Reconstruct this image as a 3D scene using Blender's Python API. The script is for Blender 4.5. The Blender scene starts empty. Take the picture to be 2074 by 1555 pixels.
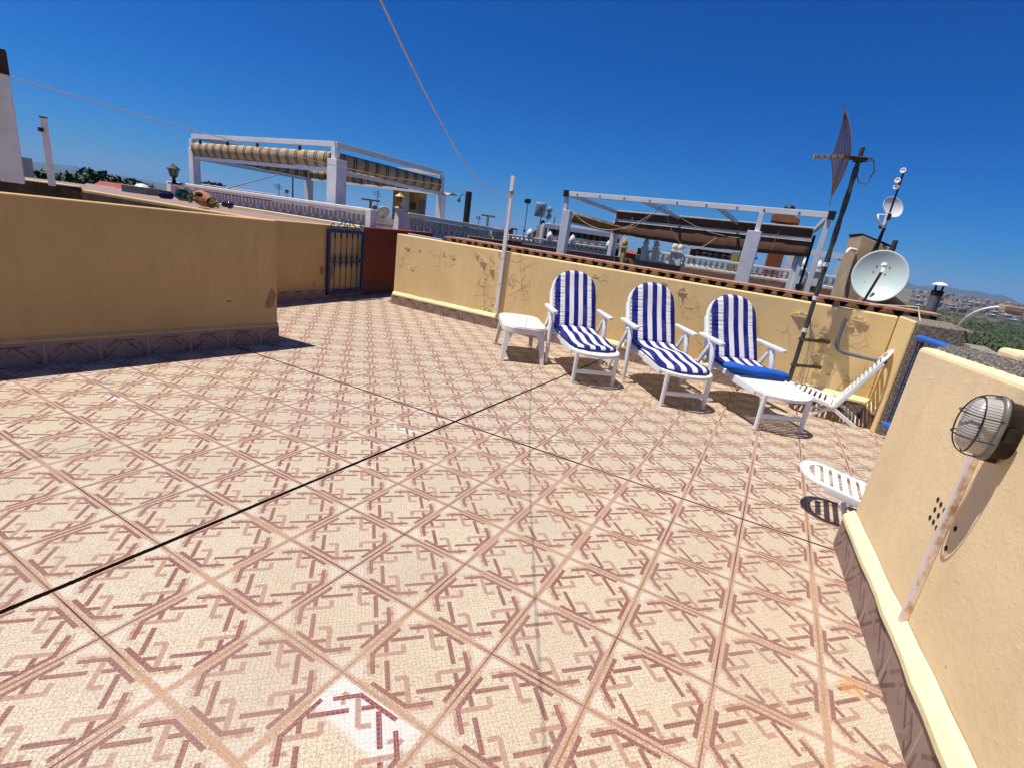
import bpy, bmesh, math, random
from mathutils import Vector, Matrix, noise
random.seed(7)
S = bpy.context.scene
R = math.radians
PI = math.pi
# ------------------------------------------------------------------ camera
T = 0.34                       # one floor tile, metres
FPX, YAW, PITCH, ROLL = 988.11, -0.466838, 0.297696, 0.141398
CAM = Vector((5.58723, -8.5450, 4.1635)) * T
TA, TB = 0.013742, -0.019279   # drainage slope of the terrace floor
_f = Vector((math.sin(YAW)*math.cos(PITCH), math.cos(YAW)*math.cos(PITCH), -math.sin(PITCH)))
_r = Vector((math.cos(YAW), -math.sin(YAW), 0)); _u = _r.cross(_f)
_c, _s = math.cos(ROLL), math.sin(ROLL)
RT = _c*_r + _s*_u; UP = -_s*_r + _c*_u; FW = _f
cd = bpy.data.cameras.new('camera'); cam = bpy.data.objects.new('camera', cd); S.collection.objects.link(cam)
m3 = Matrix((RT, UP, -FW)).transposed()
cam.matrix_world = Matrix.Translation(CAM) @ m3.to_4x4()
cd.sensor_width = 36.0; cd.lens = FPX/2074*36.0; cd.clip_start = 0.05; cd.clip_end = 60000
S.camera = cam
# ------------------------------------------------------------------ sky and sun
SUN_EL, SUN_TRAVEL = R(71.2), R(29.6)
w = bpy.data.worlds.new('World'); S.world = w; w.use_nodes = True
nt = w.node_tree; bg = nt.nodes['Background']
sky = nt.nodes.new('ShaderNodeTexSky'); sky.sky_type = 'NISHITA'; sky.sun_disc = False
sky.sun_elevation = SUN_EL; sky.sun_rotation = R(270) - SUN_TRAVEL
sky.air_density = 1.0; sky.dust_density = 0.15; sky.ozone_density = 2.5; sky.altitude = 0
sep = nt.nodes.new('ShaderNodeSeparateColor'); comb = nt.nodes.new('ShaderNodeCombineColor'); nt.links.new(sky.outputs[0], sep.inputs[0])
for ch, (k_, e_) in enumerate(((.0105, 2.5), (.405, 1.22), (1.12, 1.12))):      # deeper blue overhead, as the camera rendered it
    pw = nt.nodes.new('ShaderNodeMath'); pw.operation = 'POWER'; nt.links.new(sep.outputs[ch], pw.inputs[0]); pw.inputs[1].default_value = e_
    ml = nt.nodes.new('ShaderNodeMath'); ml.operation = 'MULTIPLY'; nt.links.new(pw.outputs[0], ml.inputs[0]); ml.inputs[1].default_value = k_; nt.links.new(ml.outputs[0], comb.inputs[ch])
nt.links.new(comb.outputs[0], bg.inputs[0]); bg.inputs[1].default_value = 0.05
sd = bpy.data.lights.new('sun', 'SUN'); sun = bpy.data.objects.new('sun', sd); S.collection.objects.link(sun)
sd.energy = 5.0; sd.angle = R(0.5); sd.color = (1.0, 0.955, 0.88)
sdir = Vector((math.cos(SUN_EL)*math.cos(SUN_TRAVEL), math.cos(SUN_EL)*math.sin(SUN_TRAVEL), -math.sin(SUN_EL)))
sun.rotation_euler = sdir.to_track_quat('-Z', 'Y').to_euler(); sun.location = (0, 0, 30)
S.view_settings.view_transform = 'Standard'; S.view_settings.look = 'None'; S.view_settings.gamma = 1
S.view_settings.use_curve_mapping = False; S.view_settings.exposure = 0.35
S.render.engine = 'CYCLES'; S.cycles.max_bounces = 6
S.render.resolution_x = 1024; S.render.resolution_y = 767
# ------------------------------------------------------------------ placing helpers
def ray(x, y):
    return (RT*((x-1037)/FPX) - UP*((y-777.5)/FPX) + FW)
def atz(x, y, z):
    v = ray(x, y); return CAM + v*((z-CAM.z)/v.z)
def D(x, y, d):                # point seen at x, y, at horizontal distance d
    v = ray(x, y); return CAM + v*(d/math.hypot(v.x, v.y))
def fz(x, y): return TA*x + TB*y
def onplane(x, y, a, b):
    v = ray(x, y); n = Vector((-(b[1]-a[1]), b[0]-a[0], 0)); t = (Vector((a[0], a[1], 0))-CAM).dot(n)/v.dot(n)
    return CAM + v*t
# ------------------------------------------------------------------ mesh builder
SPLIT = {'drop', 'arch', 'petal', 'screw', 'handle', 'pivot', 'clamp', 'feed_band', 'bolt', 'hook', 'corner_cap', 'tie_strap', 'cord', 'baluster', 'vent_hole', 'bare_patch', 'peeled_patch', 'upright', 'foot_tile', 'cable', 'bracket', 'dish_arm', 'mount_tube'}
class MB:
    def __init__(s): s.v = []; s.f = []; s.sm = []
    def add(s, vs, fs, smooth=False):
        o = len(s.v); s.v += [tuple(p) for p in vs]; s.f += [tuple(i+o for i in f) for f in fs]; s.sm += [smooth]*len(fs)
    def box(s, c, h, rz=0, M=None):
        hx, hy, hz = h; vs = []
        for dz in (-hz, hz):
            for dx, dy in ((-hx, -hy), (hx, -hy), (hx, hy), (-hx, hy)):
                p = Vector((dx, dy, dz))
                if M: p = M @ p
                elif rz: p = Vector((dx*math.cos(rz)-dy*math.sin(rz), dx*math.sin(rz)+dy*math.cos(rz), dz))
                vs.append(p+Vector(c))
        s.add(vs, [(3, 2, 1, 0), (4, 5, 6, 7), (0, 1, 5, 4), (1, 2, 6, 5), (2, 3, 7, 6), (3, 0, 4, 7)])
    def wall(s, p0, p1, t, z0, z1, z1b=None):   # thickness t to the left of p0->p1 (negative: right)
        a = Vector(p0[:2]); b = Vector(p1[:2]); d = (b-a).normalized(); n = Vector((-d.y, d.x))*t
        z1b = z1 if z1b is None else z1b
        q = [a, b, b+n, a+n]
        if t < 0: q = [q[0], q[3], q[2], q[1]]; zz = [z1, z1, z1b, z1b]
        else: zz = [z1, z1b, z1b, z1]
        vs = [(p.x, p.y, z0) for p in q] + [(p.x, p.y, z) for p, z in zip(q, zz)]
        s.add(vs, [(3, 2, 1, 0), (4, 5, 6, 7), (0, 1, 5, 4), (1, 2, 6, 5), (2, 3, 7, 6), (3, 0, 4, 7)])
    def bar(s, p0, p1, w, h, up=(0, 0, 1), w1=None, h1=None):
        p0 = Vector(p0); p1 = Vector(p1); d = (p1-p0).normalized(); up = Vector(up)
        sx = d.cross(up)
        if sx.length < 1e-3: sx = d.cross(Vector((0, 1, 0)))
        sx.normalize(); uz = sx.cross(d); w1 = w if w1 is None else w1; h1 = h if h1 is None else h1
        vs = [p + sx*(a*ww/2) + uz*(b*hh/2) for p, ww, hh in ((p0, w, h), (p1, w1, h1)) for a, b in ((-1, -1), (1, -1), (1, 1), (-1, 1))]
        s.add(vs, [(3, 2, 1, 0), (4, 5, 6, 7), (0, 1, 5, 4), (1, 2, 6, 5), (2, 3, 7, 6), (3, 0, 4, 7)])
    def tube(s, pts, r, n=8, closed=False, caps=True):
        pts = [Vector(p) for p in pts]; N = len(pts); rr = r if isinstance(r, (list, tuple)) else [r]*N
        vs = []; prev = None
        for i, p in enumerate(pts):
            a = pts[i-1] if (i > 0 or closed) else p; b = pts[(i+1) % N] if (i < N-1 or closed) else p
            t = (b-a).normalized()
            if prev is None:
                x = t.cross(Vector((0, 0, 1)))
                if x.length < 1e-3: x = t.cross(Vector((0, 1, 0)))
            else: x = prev - t*prev.dot(t)
            x.normalize(); prev = x; y = t.cross(x)
            for k in range(n):
                an = 2*PI*k/n; vs.append(p + (x*math.cos(an)+y*math.sin(an))*rr[i])
        fs = []
        for i in range(N if closed else N-1):
            j = (i+1) % N
            for k in range(n):
                l = (k+1) % n; fs.append((i*n+k, i*n+l, j*n+l, j*n+k))
        s.add(vs, fs, True)
        if caps and not closed:
            s.add(vs[:n], [tuple(range(n))[::-1]]); s.add(vs[-n:], [tuple(range(n))])
    def lathe(s, prof, o, axis=(0, 0, 1), n=16, smooth=True, xs=1, ys=1):   # prof: (radius, height)
        q = Vector((0, 0, 1)).rotation_difference(Vector(axis)); o = Vector(o); vs = []
        for r, h in prof:
            for k in range(n):
                a = 2*PI*k/n; vs.append(o + q @ Vector((r*xs*math.cos(a), r*ys*math.sin(a), h)))
        fs = [(i*n+k, i*n+(k+1) % n, (i+1)*n+(k+1) % n, (i+1)*n+k) for i in range(len(prof)-1) for k in range(n)]
        s.add(vs, fs, smooth)
        if prof[0][0] > 1e-4: s.add(vs[:n], [tuple(range(n))[::-1]])
        if prof[-1][0] > 1e-4: s.add(vs[-n:], [tuple(range(n))])
    def prism(s, poly, h, M=None, hole=None):      # outline in xy, extruded 0..h, optional inner outline of the same length
        M = M or Matrix.Identity(4); n = len(poly)
        P = lambda p, z: M @ Vector((p[0], p[1], z))
        if hole is None:
            s.add([P(p, 0) for p in poly]+[P(p, h) for p in poly], [tuple(range(n))[::-1], tuple(range(n, 2*n))]+[(i, (i+1) % n, n+(i+1) % n, n+i) for i in range(n)])
        else:
            vs = [P(p, 0) for p in poly]+[P(p, h) for p in poly]+[P(p, 0) for p in hole]+[P(p, h) for p in hole]; fs = []
            for i in range(n):
                j = (i+1) % n
                fs += [(i, j, n+j, n+i), (2*n+j, 2*n+i, 3*n+i, 3*n+j), (n+i, n+j, 3*n+j, 3*n+i), (j, i, 2*n+i, 2*n+j)]
            s.add(vs, fs)
    def ball(s, c, r, n=10, sc=(1, 1, 1)):
        prof = [(r*math.sin(PI*i/n), -r*math.cos(PI*i/n)*sc[2]) for i in range(n+1)]
        s.lathe(prof, c, n=n+2, xs=sc[0], ys=sc[1])
    def pieces(s):          # connected pieces, those whose boxes touch taken together
        par = list(range(len(s.v)))
        def find(a):
            while par[a] != a: par[a] = par[par[a]]; a = par[a]
            return a
        for f in s.f:
            for i in f[1:]: par[find(i)] = find(f[0])
        comp = {}
        for k, f in enumerate(s.f): comp.setdefault(find(f[0]), []).append(k)
        L = []
        for fs in comp.values():
            vs = [s.v[i] for k in fs for i in s.f[k]]; lo = [min(v[a] for v in vs)-.001 for a in range(3)]; hi = [max(v[a] for v in vs)+.001 for a in range(3)]
            hit = [q for q in L if all(q[1][a] <= hi[a] and lo[a] <= q[2][a] for a in range(3))]
            for q in hit: L.remove(q); fs = fs+q[0]; lo = [min(lo[a], q[1][a]) for a in range(3)]; hi = [max(hi[a], q[2][a]) for a in range(3)]
            L.append((fs, lo, hi))
        out = []
        for fs, _, _ in L:
            b = MB(); mp = {}
            for k in sorted(fs):
                b.f.append(tuple(mp.setdefault(i, len(mp)) for i in s.f[k])); b.sm.append(s.sm[k])
            b.v = [s.v[i] for i in mp]; out.append(b)
        return out
    def build(s, name, m, parent=None, bevel=0, world=True, seg=2):
        if name in SPLIT and parent is not None:
            ps = s.pieces()
            if len(ps) > 1: return [b._build(name, m, parent, bevel, world, seg) for b in ps][0]
        return s._build(name, m, parent, bevel, world, seg)
    def _build(s, name, m, parent=None, bevel=0, world=True, seg=2):
        me = bpy.data.meshes.new(name); off = Vector((0, 0, 0))
        if parent is not None and world:
            p = parent
            while p is not None: off += p.location; p = p.parent
        me.from_pydata([tuple(Vector(v)-off) for v in s.v], [], s.f); me.validate()
        if len(me.polygons) == len(s.sm): me.polygons.foreach_set('use_smooth', s.sm)
        me.materials.append(m); me.update()
        o = bpy.data.objects.new(name, me); S.collection.objects.link(o)
        if parent is not None: o.parent = parent
        if bevel:
            b = o.modifiers.new('bevel', 'BEVEL'); b.width = bevel; b.segments = seg; b.limit_method = 'ANGLE'; b.angle_limit = R(35)
        return o
def tag(o, label=None, cat=None, group=None, kind=None):
    if label: o['label'] = label
    if cat: o['category'] = cat
    if group: o['group'] = group
    if kind: o['kind'] = kind
    return o
def thing(name, loc, label, cat, group=None, rz=0):
    o = bpy.data.objects.new(name, None); S.collection.objects.link(o); o.location = loc; o.rotation_euler = (0, 0, rz)
    o.empty_display_size = 0.1
    return tag(o, label, cat, group)
def copy_tree(o, loc=None, rz=None, label=None):
    def cp(a, par):
        c = a.copy(); S.collection.objects.link(c)
        if par is not None: c.parent = par
        for ch in [x for x in bpy.data.objects if x.parent == a]: cp(ch, c)
        return c
    r = cp(o, None)
    if loc is not None: r.location = loc
    if rz is not None: r.rotation_euler = (0, 0, rz)
    if label: r['label'] = label
    return r
# ------------------------------------------------------------------ materials
class NT:
    def __init__(s, tree): s.t = tree; s.n = tree.nodes; s.l = tree.links
    def node(s, typ, **kw):
        n = s.n.new(typ)
        for k, v in kw.items(): setattr(n, k, v)
        return n
    def setin(s, n, i, v):
        if hasattr(v, 'links') or isinstance(v, bpy.types.NodeSocket): s.l.new(v, n.inputs[i])
        else: n.inputs[i].default_value = v
    def m(s, op, a, b=0.0, c=0.0, clamp=False):
        n = s.node('ShaderNodeMath', operation=op, use_clamp=clamp)
        s.setin(n, 0, a); s.setin(n, 1, b)
        if op in ('COMPARE', 'MULTIPLY_ADD', 'WRAP', 'SMOOTH_MIN', 'SMOOTH_MAX'): s.setin(n, 2, c)
        return n.outputs[0]
    def mix(s, f, a, b, typ='MIX'):
        n = s.node('ShaderNodeMix', data_type='RGBA', blend_type=typ); n.clamp_factor = True
        s.setin(n, 0, f); s.setin(n, 6, a); s.setin(n, 7, b); return n.outputs[2]
    def noise(s, vec, scale, det=3, rough=.55, dist=0, dim='3D'):
        n = s.node('ShaderNodeTexNoise', noise_dimensions=dim); s.l.new(vec, n.inputs['Vector'])
        n.inputs['Scale'].default_value = scale; n.inputs['Detail'].default_value = det; n.inputs['Roughness'].default_value = rough
        n.inputs['Distortion'].default_value = dist
        return n.outputs['Fac']
    def voro(s, vec, scale, feature='F1', rnd=1.0, out='Distance'):
        n = s.node('ShaderNodeTexVoronoi', feature=feature); s.l.new(vec, n.inputs['Vector']); n.inputs['Scale'].default_value = scale
        n.inputs['Randomness'].default_value = rnd; return n.outputs[out]
    def ramp(s, v, lo, hi): 
        n = s.node('ShaderNodeMapRange'); s.l.new(v, n.inputs[0]); n.inputs[1].default_value = lo; n.inputs[2].default_value = hi
        return n.outputs[0]
    def bump(s, h, strength=.3, dist=.01, normal=None):
        n = s.node('ShaderNodeBump'); s.l.new(h, n.inputs['Height']); n.inputs['Strength'].default_value = strength; n.inputs['Distance'].default_value = dist
        if normal is not None: s.l.new(normal, n.inputs['Normal'])
        return n.outputs[0]
def rgba(c): return (c[0], c[1], c[2], 1)
def newmat(name):
    m = bpy.data.materials.new(name); m.use_nodes = True; N = NT(m.node_tree); b = m.node_tree.nodes['Principled BSDF']
    return m, N, b
def mat(name, col, rough=.6, col2=None, sc=6, bump=.15, bsc=60, bd=.004, spec=.4, metal=0, det=4, lo=.35, hi=.7, co='Object', trans=0):
    m, N, b = newmat(name); tc = N.node('ShaderNodeTexCoord').outputs[co]
    c2 = col2 or tuple(x*.78 for x in col)
    f = N.ramp(N.noise(tc, sc, det, .6), lo, hi)
    N.l.new(N.mix(f, rgba(col), rgba(c2)), b.inputs['Base Color'])
    b.inputs['Roughness'].default_value = rough; b.inputs['Specular IOR Level'].default_value = spec; b.inputs['Metallic'].default_value = metal
    if bump: N.l.new(N.bump(N.noise(tc, bsc, 4, .6), bump, bd), b.inputs['Normal'])
    return m
def tile_masks(N, u, v):
    """worn mosaic-look tile: returns dark bars, pale-red bars, corner, grout distance, local x, y"""
    x = N.m('SUBTRACT', N.m('FRACT', u), .5); y = N.m('SUBTRACT', N.m('FRACT', v), .5)
    a = N.m('MULTIPLY', N.m('ADD', x, y), .70711); b = N.m('MULTIPLY', N.m('SUBTRACT', y, x), .70711)
    def boxes(lst):
        acc = None
        for fr, cx, cy, hx, hy in lst:
            P, Q = (x, y) if fr == 'X' else (a, b)
            for k in range(4):
                t = N.m('MULTIPLY', N.m('COMPARE', P, cx, hx), N.m('COMPARE', Q, cy, hy))
                acc = t if acc is None else N.m('MAXIMUM', acc, t)
                cx, cy = -cy, cx; hx, hy = hy, hx
        return acc
    dark = boxes([('X', 0, .430, .21, .021), ('A', .051, .440, .115, .021), ('A', -.097, .311, .165, .023), ('A', .224, .31, .055, .022)])
    pale = boxes([('A', .143, .285, .024, .14), ('A', .192, .147, .055, .024), ('X', -.285, .36, .05, .02), ('A', .02, .40, .018, .03)])
    band = boxes([('X', 0, .470, .27, .019), ('A', .045, .477, .12, .016), ('X', 0, .482, .5, .020)])
    ax = N.m('ABSOLUTE', x); ay = N.m('ABSOLUTE', y)
    corner = N.m('GREATER_THAN', N.m('ADD', ax, ay), .75)
    edge = N.m('SUBTRACT', .5, N.m('MAXIMUM', ax, ay))
    return dark, pale, corner, edge, x, y, a, b, band
def tile_floor_mat():
    m, N, bs = newmat('mosaic_floor_tile')
    g = N.node('ShaderNodeNewGeometry').outputs['Position']; sp = N.node('ShaderNodeSeparateXYZ'); N.l.new(g, sp.inputs[0])
    X, Y = sp.outputs[0], sp.outputs[1]
    u = N.m('DIVIDE', X, T); v = N.m('DIVIDE', Y, T)
    dark, pale, corner, edge, x, y, a, b, band = tile_masks(N, u, v)
    # per tile random tone
    cb = N.node('ShaderNodeCombineXYZ'); N.l.new(N.m('FLOOR', u), cb.inputs[0]); N.l.new(N.m('FLOOR', v), cb.inputs[1])
    wn = N.node('ShaderNodeTexWhiteNoise', noise_dimensions='3D'); N.l.new(cb.outputs[0], wn.inputs[0]); rnd = wn.outputs['Value']
    big = N.noise(g, 1.3, 4, .6); mid = N.noise(g, 9, 4, .65); fine = N.noise(g, 420, 3, .75); fine2 = N.noise(g, 210, 3, .75)
    # small mosaic joints in the diagonal frame
    ja = N.m('ABSOLUTE', N.m('SUBTRACT', N.m('FRACT', N.m('MULTIPLY', a, 25)), .5)); jb = N.m('ABSOLUTE', N.m('SUBTRACT', N.m('FRACT', N.m('MULTIPLY', b, 25)), .5))
    joint = N.m('GREATER_THAN', N.m('MAXIMUM', ja, jb), .455)
    cream = N.mix(N.ramp(fine, .40, .62), rgba((.66, .575, .43)), rgba((.50, .415, .30)))
    crk = N.m('LESS_THAN', N.voro(g, 95, 'DISTANCE_TO_EDGE'), .06)
    cream = N.mix(N.m('MULTIPLY', crk, N.m('MULTIPLY', fine2, .75)), cream, rgba((.13, .095, .06)))
    cream = N.mix(N.m('MULTIPLY', N.ramp(fine2, .5, .60), .72), cream, rgba((.27, .195, .12)))
    cream = N.mix(N.m('MULTIPLY', corner, .45), cream, rgba((.58, .53, .45)))
    cream = N.mix(N.m('MULTIPLY', joint, .55), cream, rgba((.24, .18, .12)))
    redn = N.ramp(fine2, .35, .68)
    dk = N.mix(redn, rgba((.11, .030, .027)), rgba((.27, .12, .095)))
    dk = N.mix(N.m('MULTIPLY', joint, .75), dk, rgba((.36, .20, .16)))
    pl = N.mix(redn, rgba((.26, .115, .085)), rgba((.44, .32, .235)))
    c = N.mix(pale, cream, pl); c = N.mix(N.m('MULTIPLY', band, N.m('ADD', .18, N.m('MULTIPLY', N.ramp(fine2, .42, .56), .75))), c, rgba((.33, .165, .12))); c = N.mix(dark, c, dk)
    # worn: fade the print where noise is high
    c = N.mix(N.m('MULTIPLY', N.ramp(mid, .5, .8), .25), c, rgba((.42, .32, .22)))
    c = N.mix(N.m('MULTIPLY', N.ramp(big, .45, .75), .25), c, rgba((.34, .20, .12)))
    # orange-brown dirt along the tile joints
    er = N.m('ADD', edge, N.m('MULTIPLY', N.m('SUBTRACT', N.noise(g, 38, 4, .7), .5), .05))
    gap_dirt = N.m('MULTIPLY', N.m('SUBTRACT', 1, N.ramp(er, .003, .034)), N.ramp(N.noise(g, 2.3, 3, .6), .30, .62))
    c = N.mix(N.m('MULTIPLY', gap_dirt, .85), c, rgba((.34, .165, .075)))
    c = N.mix(N.m('MULTIPLY', rnd, .20), c, rgba((.34, .25, .20)))
    # cleaned and stained patches
    def patch(cu, cv, ru, rv, rot=0.):
        du = N.m('SUBTRACT', u, cu); dv = N.m('SUBTRACT', v, cv)
        du2 = N.m('ADD', N.m('MULTIPLY', du, math.cos(rot)), N.m('MULTIPLY', dv, math.sin(rot))); dv2 = N.m('SUBTRACT', N.m('MULTIPLY', dv, math.cos(rot)), N.m('MULTIPLY', du, math.sin(rot)))
        d = N.m('ADD', N.m('MAXIMUM', N.m('ABSOLUTE', N.m('DIVIDE', du2, ru)), N.m('ABSOLUTE', N.m('DIVIDE', dv2, rv))), N.m('MULTIPLY', N.m('SUBTRACT', mid, .5), .9))
        return N.m('SUBTRACT', 1, N.ramp(d, .85, 1.05))
    clean = None
    for p in ((3.45, -6.2, .46, .2, -.08), (-.5, -1.2, .40, .16, 0), (-.5, -.15, .35, .08, 0), (-5.9, -3.35, .22, .10, 0), (-5.4, -4.15, .25, .10, .2)):
        t = patch(*p); clean = t if clean is None else N.m('MAXIMUM', clean, t)
    inner = N.m('GREATER_THAN', edge, .03)
    clean = N.m('MULTIPLY', N.m('MULTIPLY', clean, inner), N.m('ADD', .62, N.m('MULTIPLY', N.ramp(fine2, .6, .45), .38)))
    cw = N.mix(dark, rgba((.54, .53, .50)), rgba((.17, .03, .03))); cw = N.mix(N.m('MULTIPLY', pale, N.m('SUBTRACT', 1, dark)), cw, pl)
    cw = N.mix(N.m('MULTIPLY', N.ramp(fine2, .52, .66), .25), cw, rgba((.36, .30, .25)))
    cw = N.mix(N.m('MULTIPLY', joint, .6), cw, rgba((.42, .36, .33)))
    c = N.mix(clean, c, cw)
    st = patch(7.28, -3.1, .11, .14); c = N.mix(N.m('MULTIPLY', st, .45), c, rgba((.50, .26, .07)))
    # grout: pale or dark from place to place
    grout = N.m('LESS_THAN', edge, .0075)
    gn = N.ramp(N.noise(g, 1.1, 3, .6), .42, .60)
    gc = N.mix(gn, rgba((.055, .026, .014)), rgba((.40, .26, .14)))
    c = N.mix(grout, c, gc)
    # two open expansion joints, u = 0 and v = 0
    j1 = N.m('COMPARE', u, N.m('MULTIPLY', N.m('SUBTRACT', mid, .5), .012), N.m('MULTIPLY_ADD', N.noise(g, 26, 4, .7), .030, .018)); j2 = N.m('COMPARE', v, N.m('MULTIPLY', N.m('SUBTRACT', mid, .5), .008), N.m('MULTIPLY_ADD', N.m('LESS_THAN', u, 3.0), .008, .018))
    c = N.mix(N.m('MAXIMUM', j1, j2), c, rgba((.006, .004, .003)))
    # one worn, cracked hairline across the left tiles
    N.l.new(c, bs.inputs['Base Color'])
    rg = N.m('ADD', N.m('MULTIPLY', mid, .25), .42); N.l.new(rg, bs.inputs['Roughness']); N.l.new(N.m('MULTIPLY', N.m('SUBTRACT', 1, N.m('MAXIMUM', j1, j2)), .35), bs.inputs['Specular IOR Level'])
    h = N.m('ADD', N.m('MULTIPLY', N.m('MAXIMUM', grout, N.m('MAXIMUM', j1, j2)), -1.0), N.m('ADD', N.m('MULTIPLY', fine2, .12), N.m('MULTIPLY', joint, -.12)))
    N.l.new(N.bump(h, .5, .003), bs.inputs['Normal'])
    return m
def skirting_mat():
    m, N, bs = newmat('skirting_tile')
    tc = N.node('ShaderNodeUVMap').outputs[0]; sp = N.node('ShaderNodeSeparateXYZ'); N.l.new(tc, sp.inputs[0])
    g = N.node('ShaderNodeNewGeometry').outputs['Position']
    u = N.m('DIVIDE', sp.outputs[0], T); v = N.m('DIVIDE', sp.outputs[1], T)
    dark, pale, corner, edge, x, y, a, b, band = tile_masks(N, u, v)
    f = N.noise(g, 160, 4, .7); big = N.noise(g, 7, 4, .6)
    c = N.mix(N.ramp(f, .35, .7), rgba((.30, .20, .165)), rgba((.22, .145, .12)))
    c = N.mix(dark, c, rgba((.13, .062, .052))); c = N.mix(N.m('MULTIPLY', pale, .6), c, rgba((.20, .11, .095)))
    c = N.mix(N.m('MULTIPLY', N.ramp(big, .4, .75), .5), c, rgba((.36, .26, .20)))
    c = N.mix(N.m('LESS_THAN', edge, .012), c, rgba((.42, .30, .22)))
    N.l.new(c, bs.inputs['Base Color']); bs.inputs['Roughness'].default_value = .6
    h = N.m('SUBTRACT', N.m('MULTIPLY', f, .2), N.m('MAXIMUM', dark, N.m('LESS_THAN', edge, .012)))
    N.l.new(N.bump(h, .8, .004), bs.inputs['Normal'])
    return m
def plaster(name, col, dirt, peel=.0, seed=0.0, stain=.5, bump=.35):
    m, N, bs = newmat(name)
    g = N.node('ShaderNodeNewGeometry').outputs['Position']
    mp = N.node('ShaderNodeMapping'); N.l.new(g, mp.inputs[0]); mp.inputs['Location'].default_value = (seed, seed*.7, 0); p = mp.outputs[0]
    ms = N.node('ShaderNodeMapping'); N.l.new(g, ms.inputs[0]); ms.inputs['Scale'].default_value = (9, 9, .9)
    big = N.noise(p, 1.6, 5, .6); streak = N.noise(ms.outputs[0], 1.0, 4, .65); mid = N.noise(p, 14, 4, .65); fine = N.noise(p, 130, 4, .7)
    c = N.mix(N.ramp(big, .35, .7), rgba(col), rgba(tuple(k*.86 for k in col)))
    c = N.mix(N.m('MULTIPLY', N.ramp(streak, .5, .78), stain*.6), c, rgba(dirt))
    c = N.mix(N.m('MULTIPLY', N.ramp(mid, .52, .8), stain*.5), c, rgba(tuple(.5*(i+j) for i, j in zip(col, dirt))))
    spots = N.m('LESS_THAN', N.voro(p, 11, rnd=1), .045); spots = N.m('MULTIPLY', spots, N.m('GREATER_THAN', mid, .5))
    c = N.mix(N.m('MULTIPLY', spots, .7), c, rgba(tuple(k*.35 for k in dirt)))
    dab = N.ramp(N.noise(p, 34, 3, .6, .6), .50, .74)
    c = N.mix(N.m('MULTIPLY', dab, stain*.30), c, rgba(tuple(k*.8 for k in col)))
    h = N.m('ADD', N.m('ADD', N.m('MULTIPLY', fine, .25), N.m('MULTIPLY', mid, .9)), N.m('MULTIPLY', dab, .25))
    if peel:
        wp = N.node('ShaderNodeTexNoise'); N.l.new(p, wp.inputs['Vector']); wp.inputs['Scale'].default_value = 5; wp.inputs['Detail'].default_value = 3
        ad = N.node('ShaderNodeVectorMath', operation='MULTIPLY_ADD'); N.l.new(wp.outputs['Color'], ad.inputs[0]); ad.inputs[1].default_value = (.35, .35, .35); N.l.new(p, ad.inputs[2])
        cr = N.m('LESS_THAN', N.voro(ad.outputs[0], 3.2, 'DISTANCE_TO_EDGE'), .013)
        zone = N.ramp(N.noise(p, .9, 2, .5), .62-peel*.16, .66-peel*.16)
        crack = N.m('MULTIPLY', cr, zone)
        c = N.mix(N.m('MULTIPLY', crack, .8), c, rgba(tuple(k*.30 for k in dirt)))
        c = N.mix(N.m('MULTIPLY', zone, .16), c, rgba(dirt))
        h = N.m('SUBTRACT', h, N.m('MULTIPLY', crack, 2.5))
    N.l.new(c, bs.inputs['Base Color']); bs.inputs['Roughness'].default_value = .85; bs.inputs['Specular IOR Level'].default_value = .25
    N.l.new(N.bump(h, bump, .006), bs.inputs['Normal'])
    return m
YEL = (.80, .56, .24)
M_peb2 = None
M_floor = tile_floor_mat(); M_skirt = skirting_mat()
M_yel = plaster('yellow_render_shade_toned', (.565, .37, .155), (.36, .23, .09), .0, 0, .5)  # same yellow paint, base darkened to put shade into these walls
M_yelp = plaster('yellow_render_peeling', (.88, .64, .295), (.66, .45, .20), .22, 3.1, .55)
M_yelr = plaster('yellow_render_rough', (.86, .67, .385), (.64, .45, .22), .0, 8.2, .42, .42)
M_led = plaster('yellow_paint_ledge', (.87, .75, .42), (.68, .48, .20), 0, 5, .2)
M_red = plaster('red_render', (.27, .055, .020), (.16, .035, .016), 0, 1, .4)
M_grey = mat('rough_grey_render', (.33, .27, .21), .95, (.20, .165, .13), 22, 1.0, 55, .02, .1)
M_cap = mat('concrete_coping', (.36, .31, .25), .95, (.16, .135, .11), 14, .9, 60, .02, .1)
m, N, b = newmat('pebbly_concrete'); g = N.node('ShaderNodeNewGeometry').outputs['Position']
vv = N.voro(g, 62, 'F1', 1.0); c = N.mix(N.ramp(vv, .1, .6), rgba((.42, .37, .30)), rgba((.13, .11, .085))); c = N.mix(N.m('MULTIPLY', N.ramp(N.noise(g, 9, 4), .4, .7), .5), c, rgba((.22, .19, .155)))
N.l.new(c, b.inputs['Base Color']); b.inputs['Roughness'].default_value = .95; N.l.new(N.bump(N.m('ADD', N.m('MULTIPLY', vv, -1.0), N.noise(g, 30, 4, .7)), 1.0, .03), b.inputs['Normal']); M_peb = m
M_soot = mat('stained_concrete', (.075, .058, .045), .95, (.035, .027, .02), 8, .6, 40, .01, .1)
M_plas = mat('white_resin', (.80, .80, .78), .32, (.74, .74, .72), 7, .05, 90, .001, .5)
M_plasw = mat('warm_white_resin', (.78, .75, .68), .38, (.70, .67, .59), 9, .05, 90, .001, .5)
M_wht = mat('white_painted_metal', (.82, .81, .80), .35, (.72, .71, .70), 5, .06, 60, .001, .5)
M_whs = mat('white_painted_stone', (.84, .81, .76), .7, (.70, .66, .60), 5, .25, 50, .003)
M_iron = mat('blue_painted_iron', (.012, .035, .13), .45, (.008, .022, .08), 8, .12, 90, .002)
M_rail = mat('bright_blue_paint', (.015, .13, .55), .4, (.012, .10, .42), 8, .1, 90, .002)
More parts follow.
